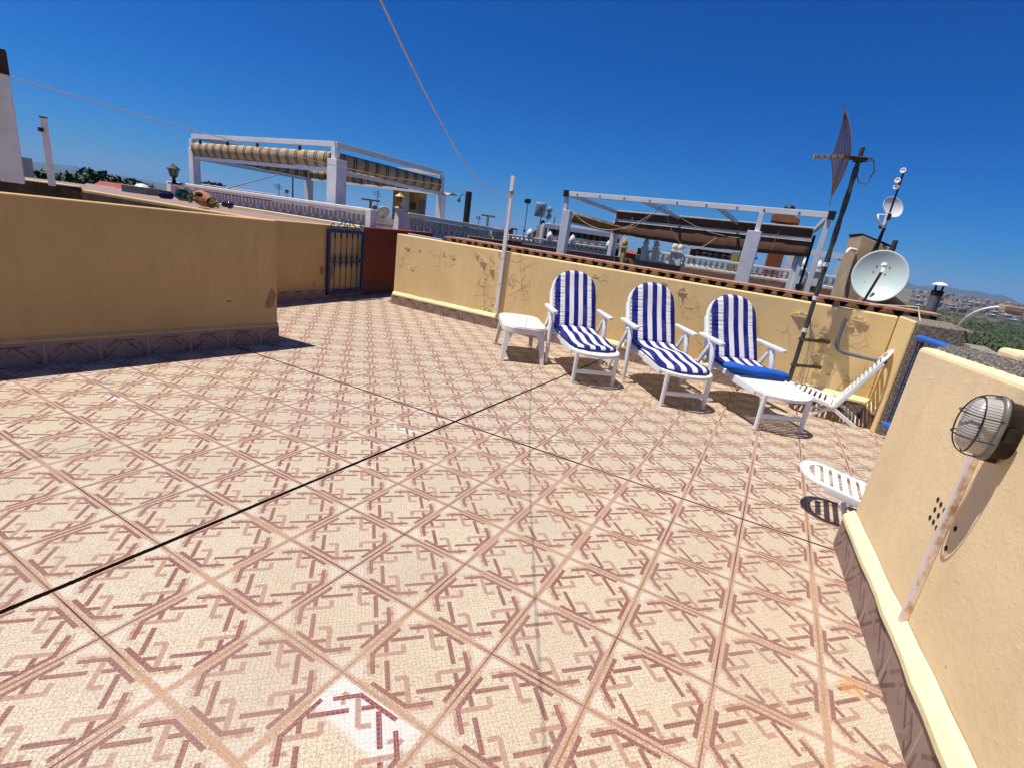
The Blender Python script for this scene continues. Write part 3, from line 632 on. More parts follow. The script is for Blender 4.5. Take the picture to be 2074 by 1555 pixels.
def make_lounger(label):
    t = thing('sun_lounger', (0, 0, 0), label, 'sun lounger', 'white resin sun loungers along the peeling wall')
    Ms = Matrix.Translation((0, .53, .345)) @ Matrix.Rotation(PI, 4, 'Z') @ Matrix.Rotation(R(-2.2), 4, 'X')
    mb = MB(); panel(mb, .275, .66, .24, Ms, .036); mb.build('foot_panel', M_plas, t, .009, world=False, seg=3)
    mb = MB()
    for s_ in (-1, 1): mb.bar((s_*.262, .10, .322), (s_*.262, .55, .330), .028, .05); mb.bar((s_*.262, .545, .352), (s_*.262, 1.04, .375), .030, .055); mb.bar((s_*.262, 1.04, .37), (s_*.262, 1.16, .33), .026, .045)
    for q in range(10): mb.box((0, .565+q*.046, .368+q*.0016), (.25, .017, .009))
    mb.build('seat_frame', M_plas, t, .007, world=False, seg=3)
    Mb = Matrix.Translation((0, HY, HZ-.01)) @ Matrix.Rotation(BA, 4, 'X')
    mb = MB(); panel(mb, .298, BL, .28, Mb, -.034); 
    for s_ in (-1, 1): mb.bar(Mb @ Vector((s_*.292, .0, -.03)), Mb @ Vector((s_*.292, .52, -.03)), .030, .05, up=tuple(Mb.to_3x3() @ Vector((0, 0, 1))))
    mb.build('backrest', M_plas, t, .009, world=False, seg=3)
    for s_ in (-1, 1):
        mb = MB(); mb.tube([(s_*.225, -.0, .0), (s_*.225, .0, .34)], [.021, .024], 12); mb.build('front_leg', M_plas, t, world=False)
    mb = MB(); mb.bar((-.22, 0, .135), (.22, 0, .135), .022, .045); mb.build('stretcher', M_plas, t, .006, world=False)
    for s_ in (-1, 1):
        x = s_*.345
        mb = MB(); P = [(x-.020*s_, .74, .0), (x, .74, .30), (x, .80, .60)]
        prof = [(Vector((x, .79, 0)), .034, .024), (Vector((x, .80, .2)), .045, .028), (Vector((x, .835, .42)), .062, .030), (Vector((x, .875, .54)), .080, .030), (Vector((x, .90, .61)), .07, .03)]
        vs = []
        for c, hw_, th in prof:
            for i in range(10): a = 2*PI*i/10; vs.append(c+Vector((math.cos(a)*th*.5*1.75, math.sin(a)*hw_*.5, 0)))
        mb.add(vs, [(i*10+j, i*10+(j+1) % 10, (i+1)*10+(j+1) % 10, (i+1)*10+j) for i in range(4) for j in range(10)], True); mb.add(vs[:10], [tuple(range(10))[::-1]])
        al = mb.build('arm_leg', M_plas, t, world=False)
        mb = MB(); mb.bar((x, .92, .60), (x+s_*.004, 1.34, .0), .026, .050, (0, 0, 1)); mb.build('rear_leg', M_plas, t, .006, world=False)
        mb = MB(); o = [(-.028, 0), (.028, 0), (.034, .40), (.030, .485), (.014, .50), (-.014, .50), (-.030, .485), (-.034, .40)]
        mb.prism(o, .036, Matrix.Translation((x, 1.19, .620)) @ Matrix.Rotation(PI, 4, 'Z') @ Matrix.Rotation(R(-1.5), 4, 'X')); mb.build('armrest', M_plas, t, .008, world=False, seg=3)
        mb = MB(); mb.lathe([(.014, 0), (.014, .008), (.008, .012)], (x, .84, .55), (0, -1, 0), 10); mb.lathe([(.016, -.0), (.016, .026)], (x+s_*.013, .915, .575), (s_, 0, 0), 10); mb.build('pivot', M_plas, al, world=False)
        mb = MB(); mb.bar((s_*.27, .85, .36), (s_*.345, .82, .36), .03, .03); mb.bar((s_*.27, .90, .575), (s_*.345, .90, .59), .022, .022) if False else None; mb.build('bracket', M_plas, t, .004, world=False)
    return t
def stripe_mat(wrinkle=True):
    m, N, b = newmat('blue_white_stripe_fabric'); tc = N.node('ShaderNodeUVMap').outputs[0]; sp = N.node('ShaderNodeSeparateXYZ'); N.l.new(tc, sp.inputs[0])
    g = N.node('ShaderNodeTexCoord').outputs['Object']
    xx = N.m('ADD', sp.outputs[0], N.m('MULTIPLY', N.m('SUBTRACT', N.noise(g, 9, 2), .5), .006))
    ph = N.m('FRACT', N.m('ADD', N.m('DIVIDE', xx, .1175), .75)); wh = N.m('LESS_THAN', ph, .5)
    ln = N.m('LESS_THAN', N.m('ABSOLUTE', N.m('SUBTRACT', ph, .5)), .018)
    wv = N.noise(g, 700, 2); 
    c = N.mix(wh, rgba((.004, .008, .14)), rgba((.72, .67, .66))); c = N.mix(ln, c, rgba((.06, .09, .38)))
    c = N.mix(N.m('MULTIPLY', N.ramp(N.noise(g, 5, 3), .4, .8), .18), c, rgba((.30, .30, .42)))
    N.l.new(c, b.inputs['Base Color']); b.inputs['Roughness'].default_value = .85; b.inputs['Specular IOR Level'].default_value = .12
    mp = N.node('ShaderNodeMapping'); N.l.new(tc, mp.inputs[0]); mp.inputs['Scale'].default_value = (3, 46, 1)
    wr = N.m('MULTIPLY', N.noise(mp.outputs[0], 1.0, 3, .5), N.ramp(N.m('ABSOLUTE', sp.outputs[0]), .10, .2))
    N.l.new(N.bump(N.m('ADD', wr, N.m('MULTIPLY', wv, .05)), 1.0, .022), b.inputs['Normal'])
    return m
M_str = stripe_mat(); M_bluef = mat('plain_blue_fabric', (.004, .085, .42), .8, (.004, .07, .34), 6, .25, 300, .002); M_navy = mat('navy_piping', (.006, .014, .10), .8, bump=0)
def make_cushion(label, s0, long=True, seed=1):
    """swept pad: s is arc length along seat (negative) and back (positive)"""
    t = thing('lounger_cushion', (0, 0, 0), label, 'cushion', 'striped cushions on the loungers')
    rq = random.Random(seed); ph = rq.uniform(0, 6)
    def frame(s):           # position and normal of the pad's under surface
        if s >= .04:
            d = Vector((0, math.cos(BA), math.sin(BA))); n_ = Vector((0, -math.sin(BA), math.cos(BA))); return Vector((0, HY-.005, HZ+.006))+d*s+n_*.003, n_
        if s <= -.04:
            d = Vector((0, 1, math.tan(R(2.6)))); return Vector((0, HY-.005, HZ+.014))+d*s, Vector((0, 0, 1))
        k = (s+.04)/.08; a = frame(-.0401); b_ = frame(.0401); k2 = k*k*(3-2*k)
        return a[0].lerp(b_[0], k)+Vector((0, .012, -.010))*math.sin(PI*k), a[1].lerp(b_[1], k2).normalized()
    s1 = BL-.01; NS, NX = 96, 26; W = .264
    def hw(s):
        if s > s1-.235: q = (s-(s1-.235))/.235; w_ = W*math.sqrt(max(0, 1-q**2.3))
        elif s < s0+.20 and s < -.1: q = ((s0+.20)-s)/.20; w_ = W*math.sqrt(max(0, 1-q**2.4))
        else: w_ = W
        if -.25 < s < -.0: w_ *= 1-.03*math.sin((s+.25)/.25*PI)
        return max(w_, .004)
    top, bot = [], []; uvt = []
    for i in range(NS+1):
        # cosine spacing at both ends
        q = i/NS; s = s0+(s1-s0)*(q-.12*math.sin(2*PI*q)/(2*PI)*1.0); p, n_ = frame(s); w_ = hw(s)
        for j in range(NX+1):
            x = -1+2*j/NX; e = (1-abs(x)**3.2)**.5 if abs(x) < 1 else 0
            edge = min(1, (s1-s)/.05, (s-s0)/.05); edge = max(0, edge)**.5
            th = .012+(.036+.006*math.sin(s*9+ph))*e*edge
            if s < -.06: th += .010*math.sin((s+.06)*13+ph*.3)*e*edge
            th -= .012*math.exp(-((s+.02)/.035)**2)*e
            notch = .02*math.exp(-(x/.10)**2)*(1 if i == NS else 0)
            px = x*w_; sway = .012*math.sin(s*3+ph)*(1 if s < 0 else 0)
            top.append(p+n_*th+Vector((px+sway+(.012 if s > 0 else .012*max(0, 1+s*4)), 0, 0))); bot.append(p+n_*.003+Vector((px+sway+(.012 if s > 0 else .012*max(0, 1+s*4)), 0, 0))); uvt.append((px+.018*math.sin(s*6+ph)*(1 if s < -.0 else 0)*min(1, -s*6 if s < 0 else 0), s))
    k = NX+1; fs = [(i*k+j, i*k+j+1, (i+1)*k+j+1, (i+1)*k+j) for i in range(NS) for j in range(NX)]
    me = bpy.data.meshes.new('pad'); o = len(top)
    rim = [(i*k, (i+1)*k, o+(i+1)*k, o+i*k) for i in range(NS)]+[((i+1)*k+NX, i*k+NX, o+i*k+NX, o+(i+1)*k+NX) for i in range(NS)]+[(j+1, j, o+j, o+j+1) for j in range(NX)]+[(NS*k+j, NS*k+j+1, o+NS*k+j+1, o+NS*k+j) for j in range(NX)]
    me.from_pydata(top+bot, [], fs+[tuple(q+o for q in f[::-1]) for f in fs]+rim); uv = me.uv_layers.new(name='uv')
    for li in me.loops: uv.data[li.index].uv = uvt[li.vertex_index % o]
    me.polygons.foreach_set('use_smooth', [True]*len(me.polygons)); me.materials.append(M_str); me.materials.append(M_bluef)
    nf = len(fs); 
    for i, p_ in enumerate(me.polygons): p_.material_index = 1 if i >= nf else 0
    ob = bpy.data.objects.new('pad', me); S.collection.objects.link(ob); ob.parent = t
    mb = MB(); L = [top[i*k].lerp(bot[i*k], .55) for i in range(0, NS+1)]+[top[NS*k+j].lerp(bot[NS*k+j], .55) for j in range(1, NX)]+[top[i*k+NX].lerp(bot[i*k+NX], .55) for i in range(NS, -1, -1)]
    if long: L += [top[j].lerp(bot[j], .55) for j in range(NX-1, 0, -1)]
    L2 = [L[0]]
    for p_ in L[1:]:
        if (p_-L2[-1]).length > .008: L2.append(p_)
    mb.tube(L2, .0055, 6, long); mb.build('piping', M_navy, ob, world=False)
    return t
spots = [(.368, 2.053, 38, 'sun lounger nearest the resin table, with full-length striped cushion'),
         (1.322, 2.075, 36, 'middle one of the three sun loungers with blue striped cushions'),
         (2.197, 2.108, 34.5, 'right sun lounger whose bare slatted foot end shows past a folded cushion')]
for i, (x, y, a, lab) in enumerate(spots):
    if i == 0: L0 = make_lounger(lab); o = L0
    else: o = copy_tree(L0, label=lab)
    o.location = (x, y, fz(x, y)+.004); o.rotation_euler = (0, 0, R(a))
for i, (s0, lab) in enumerate(((-.98, 'blue and white striped cushion on the lounger beside the resin table'), (-1.05, 'blue and white striped cushion on the middle lounger'), (-.42, 'striped cushion on the right lounger with its blue end folded over'))):
    c = make_cushion(lab, s0, i < 2, i+2); x, y, a, _ = spots[i]; c.location = (x, y, fz(x, y)+.004); c.rotation_euler = (0, 0, R(a))
    if i == 2:
        mb = MB(); NX = 30; rings = []
        for j in range(NX+1):
            q = -1+2*j/NX; x_ = -.355+.70*(j/NX); e = max(.12, (1-abs(q)**7)**.5); L = []
            for k in range(18):
                an = 2*PI*k/18; ca, sa = math.cos(an), math.sin(an)
                ry = .105*(1-.10*(j/NX))*e; rz_ = .044*e*(1+.12*math.sin(j*.5)); cy = .53-.015*q+(.02*q*q); cz = .425-.014*q+.005*math.sin(j*.4)
                L.append((x_, cy+ry*abs(ca)**.8*(1 if ca > 0 else -1), cz+rz_*abs(sa)**.8*(1 if sa > 0 else -1)))
            rings.append([Vector(p_) for p_ in L])
        mb2 = MB(); loft(mb2, rings, True, True); mb2.add(rings[0], [tuple(range(18))[::-1]]); mb2.build('folded_end', M_bluef, c, world=False)
# ------------------------------------------------------------------ low folding beach chairs
def make_beach(label):
    t = thing('beach_chair', (0, 0, 0), label, 'folding chair', 'low white folding chairs')
    def slatted(mb, L, hw, M, first=.06, rim=.045):
        o = []; n = 8
        o += [(-hw, 0), (hw, 0)]
        for i in range(n*2+1): a = PI*i/(2*n); o.append((hw*math.cos(a), L-.14+.14*math.sin(a)))
        i_ = [(x*(hw-rim)/hw, first+y*(L-first-rim*1.2)/L) for x, y in o]
        mb.prism(o, .020, M, i_); y = first+.02
        while y < L-.10:
            w_ = (hw-rim*.8) if y < L-.17 else (hw-rim)*.75
            mb.box(M @ Vector((0, y+.016, .010)), (w_, .016, .006), M=M.to_3x3()); y += .052
        for s_ in (-1, 1): mb.bar(M @ Vector((s_*hw*.98, 0, -.006)), M @ Vector((s_*hw*.98, L-.14, -.006)), .012, .035, up=tuple(M.to_3x3() @ Vector((0, 0, 1))))
    # local: x along length (+x to the head), y across; hinge at origin height .17
    Mb = Matrix.Translation((.0, 0, .165)) @ Matrix.Rotation(R(-90), 4, 'Z')
    mb = MB(); slatted(mb, .74, .235, Matrix.Translation((.02, 0, .165)) @ Matrix.Rotation(R(-90), 4, 'Z') @ Matrix.Rotation(R(64), 4, 'X')); mb.build('backrest', M_plas, t, .005, world=False)
    mb = MB(); slatted(mb, .46, .235, Matrix.Translation((-.02, 0, .165)) @ Matrix.Rotation(R(90), 4, 'Z') @ Matrix.Rotation(R(9), 4, 'X')); mb.build('seat', M_plas, t, .005, world=False)
    mb = MB()
    for s_ in (-1, 1): mb.bar((-.02, s_*.225, .16), (.26, s_*.225, .0), .018, .04)
    mb.bar((.24, -.225, .012), (.24, .225, .012), .018, .024); mb.build('front_leg', M_plas, t, .005, world=False)
    mb = MB()
    for s_ in (-1, 1): mb.bar((.03, s_*.205, .17), (-.18, s_*.205, .0), .018, .036)
    mb.bar((-.165, -.205, .012), (-.165, .205, .012), .018, .024); mb.build('rear_leg', M_plas, t, .005, world=False)
    mb = MB()
    for s_ in (-1, 1): mb.lathe([(.026, 0), (.026, .018), (.012, .022)], (.0, s_*.235, .16), (0, s_, 0), 12)
    mb.bar((0, -.23, .16), (0, .23, .16), .018, .018); mb.build('hinge', M_plas, t, .002, world=False)
    return t
bc = make_beach('white folding slatted chair standing in the far corner behind the right lounger')
bc.location = (2.70, 3.32, fz(2.70, 3.32)); bc.rotation_euler = (0, 0, R(-7))
copy_tree(bc, (2.75, .485, fz(2.75, .485)), R(-2), 'white slatted chair half hidden behind the near right wall').scale = (1, .82, 1)
# ------------------------------------------------------------------ blue iron gate folded back on the yellow wall
ga, gb = onplane(662, 462, (-4.93, 2.11), (-5.22, 4.3)), onplane(736, 468, (-4.93, 2.11), (-5.22, 4.3))
ga2, gb2 = Vector((ga.x+.03, ga.y)), Vector((gb.x+.03, gb.y)); gd = (gb2-ga2).normalized(); GL = (gb2-ga2).length; Z0, Z1 = -.07, 1.055
t = thing('iron_gate', (ga2.x, ga2.y, Z0), 'dark blue wrought iron gate with scrolls on top, open against the back wall', 'gate')
G = lambda s, z, o=0: Vector((ga2.x+gd.x*s+gd.y*o, ga2.y+gd.y*s-gd.x*o, z))
mb = MB()
for s_ in (.03, GL-.03): mb.bar(G(s_, Z0), G(s_, Z1), .05, .035, (gd.y, -gd.x, 0)) if False else mb.box(G(s_, (Z0+Z1)/2), (.028, .02, (Z1-Z0)/2), math.atan2(gd.y, gd.x))
for z in (Z0+.03, Z1-.025): mb.box(G(GL/2, z), (GL/2-.058, .018, .028), math.atan2(gd.y, gd.x))
mb.box(G(GL/2, .50), (GL/2-.058, .005, .008), math.atan2(gd.y, gd.x)); gf_ = mb.build('frame', M_iron, t, .003)
for i in range(5):
    s_ = .03+(GL-.06)*(i+1)/6; mb = MB()
    mb.lathe([(.014, 0), (.016, .04), (.008, .09), (.0085, .42), (.016, .44), (.012, .455), (.024, .50), (.024, .545), (.016, .565), (.024, .59), (.024, .63), (.012, .67), (.016, .685), (.0085, .70), (.008, Z1-Z0-.19), (.017, Z1-Z0-.12), (.015, Z1-Z0-.055)], G(s_, Z0+.02), n=8)
    mb.build('spindle', M_iron, t)
mb = MB()
def scroll(c, r0, a0, a1, sgn=1, k=16):
    return [G(c[0]+sgn*r0*(1-.55*i/k)*math.cos(a0+(a1-a0)*i/k), c[1]+r0*(1-.55*i/k)*math.sin(a0+(a1-a0)*i/k)) for i in range(k+1)]
for sg, s0_ in ((1, 0), (-1, GL)):
    cx = s0_+sg*.12; P = scroll((cx, Z1+.065), .05, -PI/2, -PI/2-4.6, sg)[::-1]+[G(s0_+sg*(.20), Z1+.03), G(s0_+sg*.33, Z1+.11), G(s0_+sg*.44, Z1+.165), G(GL/2-sg*.03, Z1+.16), G(GL/2-sg*.07, Z1+.10)]+scroll((GL/2-sg*.02, Z1+.055), .045, PI, PI+4.6, sg)
    mb.tube(P, .010, 6)
mb.build('scrolls', mat('light_blue_iron', (.03, .12, .26), .4, (.02, .08, .18), 8, .1), t)
mb = MB(); mb.box(G(GL-.10, .52, .02), (.03, .02, .035), math.atan2(gd.y, gd.x)); mb.build('lock', M_iron, gf_, .004)
# ------------------------------------------------------------------ blue rail of the stair opening
t = thing('stair_railing', (3.12, 2.98, .1), 'bright blue iron railing in the opening beside the rough grey wall end', 'railing')
r0 = Vector((3.105, 2.88, 1.0)); r1 = D(2005, 733, 4.9)
mb = MB(); mb.tube([r0+Vector((-.005, .01, -.006)), r0+Vector((.01, -.015, 0)), r1], [.020, .030, .030], 12); mb.build('top_rail', M_rail, t)
mb = MB(); mb.tube([r0+Vector((-.01, .01, -.87)), r0+Vector((.03, -.03, -.87)), (3.62, 1.75, .2)], [.02, .035, .035], 12); mb.build('bottom_rail', M_rail, t)
mb = MB(); mb.tube([r0+Vector((.045, -.01, 0)), r0+Vector((.045, -.01, -.87))], .014, 8); mb.tube([r0+Vector((.018, -.0, 0)), r0+Vector((.018, -.0, -.87))], .006, 8)
for i in range(1, 2): q = r0.lerp(r1, i/9); mb.tube([q, (q.x, q.y, .2)], .008, 6)
mb.build('upright', M_iron, t)
# ------------------------------------------------------------------ aerial mast with grid dish
t = thing('aerial_mast', (2.24, 3.42, .0), 'tall leaning-looking grey aerial pole clamped to the peeling wall', 'aerial pole')
mx, my = 2.235, 3.46
mb = MB(); mb.tube([(mx, my, .10), (mx, my, 1.15)], .0235, 12); mb.build('lower_tube', M_dgal, t)
mb = MB(); mb.tube([(mx, my, 1.14), (mx, my, 2.70)], .0215, 12); mb.build('upper_tube', M_dgal, t)
for z in (1.16, 1.52, .80): mb = MB(); mb.tube([(mx, my, z), (mx, my, z+.045)], .026, 12); mb.build('tape_band', M_wht, t)
for z in (.72, .42):
    mb = MB(); mb.bar((mx+.02, my, z), (mx+.24, my+.175, z-.0), .006, .034); mb.bar((mx-.03, my-.026, z), (mx+.05, my-.026, z), .008, .03); mb.bar((mx-.03, my+.026, z), (mx+.05, my+.026, z), .008, .03)
    mb.tube([(mx-.045, my-.05, z), (mx-.02, my+.05, z)], .004, 6); mb.box((mx+.235, my+.185, z), (.05, .004, .02), math.atan2(fd.y, fd.x)); mb.build('wall_bracket', mat('rusty_bracket', (.16, .11, .07), .7, (.08, .05, .03), 20, .3, 90, .002, .5, .4), t, .001)
mb = MB()
for j in range(4):
    P = [(mx+.024*math.cos(z*5+j*1.6), my+.024*math.sin(z*5+j*1.6), z) for z in [1.25+i*.07 for i in range(19)]]
    mb.tube(P, .004, 5)
P = [(mx+.02, my-.01, 2.45), (mx+.09, my-.02, 2.30), (mx+.16, my, 2.42), (mx+.155, my, 2.55), (mx+.10, my-.01, 2.62), (mx, my-.025, 2.60), (mx-.15, my-.05, 2.62), (mx-.28, my-.05, 2.56)]
mb.tube([Vector(P[0])]+[Vector(P[i]).lerp(Vector(P[i+1]), .5) for i in range(len(P)-1)]+[Vector(P[-1])], .006, 6)
mb.build('wrapped_cable', mat('old_black_cable', (.05, .045, .04), .6, (.12, .10, .08), 18, .2), t)
mb = MB(); rq = random.Random(4)
for j in range(4):
    x0 = mx+.10+.018*j; yy = my+.10+.012*j
    mb.tube([(mx+.02+.01*j, my, .95-.03*j), (mx+.06+.01*j, my+.05, .80), (x0-.02, yy-.03, .70), (x0, yy, .55), (x0+rq.uniform(-.015, .015), yy+.02, .42), (x0+rq.uniform(-.02, .03), yy+.03, .25), (x0+.01*j, yy+.03, .08)], .005 if j else .007, 6)
mb.build('cable_bundle', M_cable, t)
# grid reflector
t = thing('grid_antenna', (2.08, 3.4, 2.6), 'rusty brown wire grid parabolic antenna on top of the tall pole', 'antenna')
top_, bot_ = Vector((2.005, 3.40, 3.02)), Vector((2.115, 3.40, 2.21)); axis = (top_-bot_).normalized(); HL = (top_-bot_).length/2; cen = (top_+bot_)/2
aim = Vector((-.93, -.36, -.10)); aim = (aim-axis*aim.dot(axis)).normalized(); side = axis.cross(aim).normalized()
def gp(a, s_): return cen+axis*a+side*s_+aim*(.34*a*a+.75*s_*s_-.03)
def halfw(a): return .19*(1-(abs(a)/HL)**1.25)
mb = MB(); K = 58
for i in range(K+1):
    a = -HL+2*HL*i/K; h = halfw(a)
    if h > .012: mb.tube([gp(a, h*q) for q in (-1, -.6, -.25, 0, .25, .6, 1)], .0054, 4)
mb.build('grid_bars', M_rust, t)
mb = MB()
for q in (-1, -.66, -.33, 0, .33, .66, 1): mb.tube([gp(-HL+2*HL*i/24, q*halfw(-HL+2*HL*i/24)) for i in range(25)], .0042 if abs(q) in (0, 1) else .0028, 5)
mb.tube([gp(HL, 0), gp(HL, 0)+axis*.07+aim*.01], .003, 4); mb.tube([gp(-HL, 0), gp(-HL, 0)-axis*.09-aim*.0], .003, 4)
mb.build('rim_and_ribs', M_rust, t)
mb = MB(); f0 = gp(.0, 0)+axis*-.02; mb.bar(f0-aim*.02, f0+aim*.27, .026, .03, tuple(axis)); mb.bar(f0+aim*.27, f0+aim*.285, .035, .055, tuple(axis)); mb.build('feed_arm', mat('sunbleached_feed', (.42, .30, .18), .7, (.28, .19, .11), 20, .3), t, .002)
mb = MB()
for q in (.06, .12, .18, .235): mb.bar(f0+aim*q, f0+aim*(q+.006), .030, .034, tuple(axis))
mb.build('feed_band', M_lbody, t)
mb = MB(); mb.bar(f0-aim*.0, Vector((mx+.07, my, 2.585)), .03, .035); mb.box((mx, my, 2.585), (.04, .035, .022), .4); mb.tube([(mx-.02, my-.04, 2.575), (mx+.12, my-.03, 2.575)], .004, 6); mb.tube([(mx-.02, my-.04, 2.60), (mx+.12, my-.03, 2.60)], .004, 6); mb.build('clamp', M_lbody, t, .002)
# bent grey bracket pipe on the side wall
t = thing('pipe_bracket', (2.7, 3.45, .7), 'bent grey steel pipe bracket bolted to the side wall above the folding chair', 'bracket')
mb = MB(); pp = [(2.565, 3.47, 1.02), (2.565, 3.47, .90), (2.565, 3.47, .78), (2.575, 3.47, .72), (2.605, 3.47, .68), (2.66, 3.47, .662), (2.80, 3.465, .655), (3.06, 3.455, .65)]
mb.tube(pp, .022, 14); mb.build('pipe', M_gal, t); mb = MB(); mb.lathe([(.017, 0), (.017, .002)], (2.565, 3.47, 1.0205), n=14); mb.build('bore', M_hole, t)
mb = MB(); mb.box((3.060, 3.455, .655), (.006, .035, .075)); mb.build('base_plate', M_lbody, t, .002)
# ------------------------------------------------------------------ tile coping on the roof edge behind the far wall
M_mort2 = mat('sandy_mortar', (.44, .32, .21), .95, (.22, .15, .10), 26, .9, 60, .010)
t = thing('tile_coping', (0, 4.2, 1.1), 'row of weathered clay roof tiles bedded in mortar along the far wall top', 'roof tiles')
c0 = FA.lerp(FB, .135); c1 = FB + fd*.36
off2 = Vector((-fn.x, -fn.y))*.175
a2, b2 = c0+off2, c1+off2
mb = MB(); mb.wall(a2, b2, .44, .6, 1.125); mb.build('mortar', M_mort, t, .006)
nb = Vector((-fn.x, -fn.y)); mb = MB(); mb.wall(a2+nb*.17, b2+nb*.17, .2, 1.126, 1.19); mb.build('hollow_back', mat('painted_gap_shade', (.13, .085, .055), .95, (.07, .045, .03), 12, .5), t)  # dark backing paints the shade in the gaps between the humps
rq = random.Random(9); L = (b2-a2).length; s = .05; k = 0
tiles = MB(); humps = MB(); up3 = Vector((0, 0, 1)); f3 = Vector((fd.x, fd.y, 0)); n3b = Vector((nb.x, nb.y, 0))
while s < L-.05:
    big_ = k % 2 == 0; w0_, w1_ = (.150, .070) if big_ else (.085, .045); w0_ *= rq.uniform(.9, 1.1); hh_ = .064 if big_ else .062
    c = Vector((a2.x+fd.x*s, a2.y+fd.y*s, 1.122))
    rings = []
    for (dep, sc_, hz_) in ((.004+rq.uniform(0, .012), .86, .93), (.02, 1.0, 1.0), (.17, 1.0, 1.0)):
        L_ = []
        for j in range(9):
            q = j/8; ang = PI*q; ww = w0_/2+(w1_/2-w0_/2)*math.sin(ang)
            L_.append(c+n3b*dep+f3*(-math.cos(ang)*ww*sc_*rq.uniform(.95, 1.05))+up3*(hh_*hz_*min(1, math.sin(ang)*1.25)))
        rings.append(L_)
    vs = [p for r_ in rings for p in r_]
    humps.add(vs, [(i*9+j, i*9+j+1, (i+1)*9+j+1, (i+1)*9+j) for i in range(2) for j in range(8)]+[tuple(range(9))[::-1]])
    # thin tile lip just above the hump
    tiles.bar(c+f3*-.098+up3*.064+n3b*-.012, c+f3*.098+up3*.064+n3b*-.012, .03, .012, (0, 0, 1))
    s += .178 if big_ else .150; k += 1
humps.build('mortar_humps', M_mort2, t); tiles.build('tile_lips', M_clay, t)
mb = MB(); q0 = a2-nb*.02; q1 = b2-nb*.02; mb.wall(q0, q1, .44, 1.192, 1.206); mb.build('flat_tiles', mat('pink_brown_ridge_tile', (.46, .25, .165), .9, (.30, .165, .11), 9, .3, 50, .006), t, .004)
# ------------------------------------------------------------------ dish beyond the coping
t = thing('satellite_dish', (2.84, 4.24, 1.2), 'large round pale grey-green satellite dish standing behind the tile coping', 'satellite dish')
dc = Vector((2.835, 4.235, 1.515)); nd = Vector((-.10, -.93, .30)).normalized(); ux = nd.cross(Vector((0, 0, 1))).normalized(); uy = ux.cross(nd).normalized()
mb = MB(); q = Vector((0, 0, 1)).rotation_difference(nd); prof = [(.305*i/14, .085*(i/14)**2-.085) for i in range(1, 15)]
mb.lathe([(0.0, -.085)]+prof+[(.315, .004), (.322, -.004), (.318, -.016), (.305, -.012)]+[(.30*i/10, .085*(i/10)**2-.10) for i in range(10, -1, -1)], dc, tuple(nd), 48, True, .85, .96); rf_ = mb.build('reflector', M_dish, t)
mb = MB()
for a_, b_ in ((-.07, .06), (.05, .05), (-.12, -.08), (-.055, .13), (.07, .13)):
    c = dc+ux*-a_+uy*b_+nd*(.085*((a_*a_+b_*b_)/.093)-.083); mb.lathe([(.008, 0), (.006, .005), (0, .006)], c, tuple(nd), 8)
mb.build('bolt', M_lbody, rf_)
mb = MB(); e0 = dc-uy*.34-ux*-.09+nd*.02; e1 = dc-uy*.055+nd*.33+ux*.0; mb.bar(e0-nd*.02-uy*.10, e1, .026, .034, tuple(nd)); mb.build('arm', mat('rusty_dish_arm', (.10, .045, .025), .8, (.04, .025, .02), 18, .3), t, .003)
mb = MB(); mb.bar(e1-uy*.02, e1+uy*.05, .035, .035); mb.lathe([(.018, 0), (.028, .01), (.030, .05), (.026, .055)], e1+uy*.045+nd*.02, tuple((-nd*.7+uy*.5)), 14); mb.build('receiver', M_whs, t)
mb = MB(); mb.tube([dc-nd*.12+Vector((0, 0, -.02)), dc-nd*.16+Vector((0, 0, -.5))], .026, 10); mb.tube([dc-nd*.04-uy*.2, e0-nd*.02-uy*.1], .015, 8); mb.tube([(dc.x+.06, dc.y+.2, 1.2), (dc.x+.06, dc.y+.2, 1.93)], .028, 10); mb.build('mount_tube', M_dgal, t)
# wires over the side wall
mb = MB(); mb.tube([D(1760, 617, 6.75), D(1860, 622, 6.75), D(1862, 640, 6.7), D(1864, 652, 6.3)], .007, 6); tag(mb.build('loose_cable', M_cable), 'cream cable lying over the coping end above the grey render', 'cable')
# ------------------------------------------------------------------ chimney block behind the dish and its aerials
t = thing('chimney_block', (2.75, 4.95, 1.2), 'tan rendered chimney block with sloping stained top rising behind the big satellite dish', 'chimney')
C0 = Vector((2.60, 4.90)); C1 = Vector((2.98, 4.86))
mb = MB(); P = [(2.60, 4.90), (2.98, 4.88), (3.0, 5.35), (2.50, 5.35)]
zt = [1.985, 1.86, 1.86, 1.985]; vs = [(x, y, .4) for x, y in P]+[(x, y, z) for (x, y), z in zip(P, zt)]
mb.add(vs, [(3, 2, 1, 0), (4, 5, 6, 7), (0, 1, 5, 4), (1, 2, 6, 5), (2, 3, 7, 6), (3, 0, 4, 7)]); sk_ = mb.build('stack', M_tan, t, .012)
vs = [(x+(x-2.77)*.05, y, z+.003) for (x, y), z in zip(P, zt)]+[(x+(x-2.77)*.05, y, z+.022) for (x, y), z in zip(P, zt)]
mb = MB(); mb.add(vs, [(3, 2, 1, 0), (4, 5, 6, 7), (0, 1, 5, 4), (1, 2, 6, 5), (2, 3, 7, 6), (3, 0, 4, 7)]); mb.build('stained_cap', M_soot, sk_, .006)
mb = MB(); mb.tube([D(1734, 508, 7.82), D(1727, 506, 7.80), D(1722, 505, 7.78), D(1717, 509, 7.75), D(1716, 513, 7.75)], .022, 10); mb.build('outlet_pipe', M_whs, t)
t = thing('side_block', (2.9, 4.7, .8), 'low tan rendered base block with sloping wing wall under the satellite dish', 'wall')
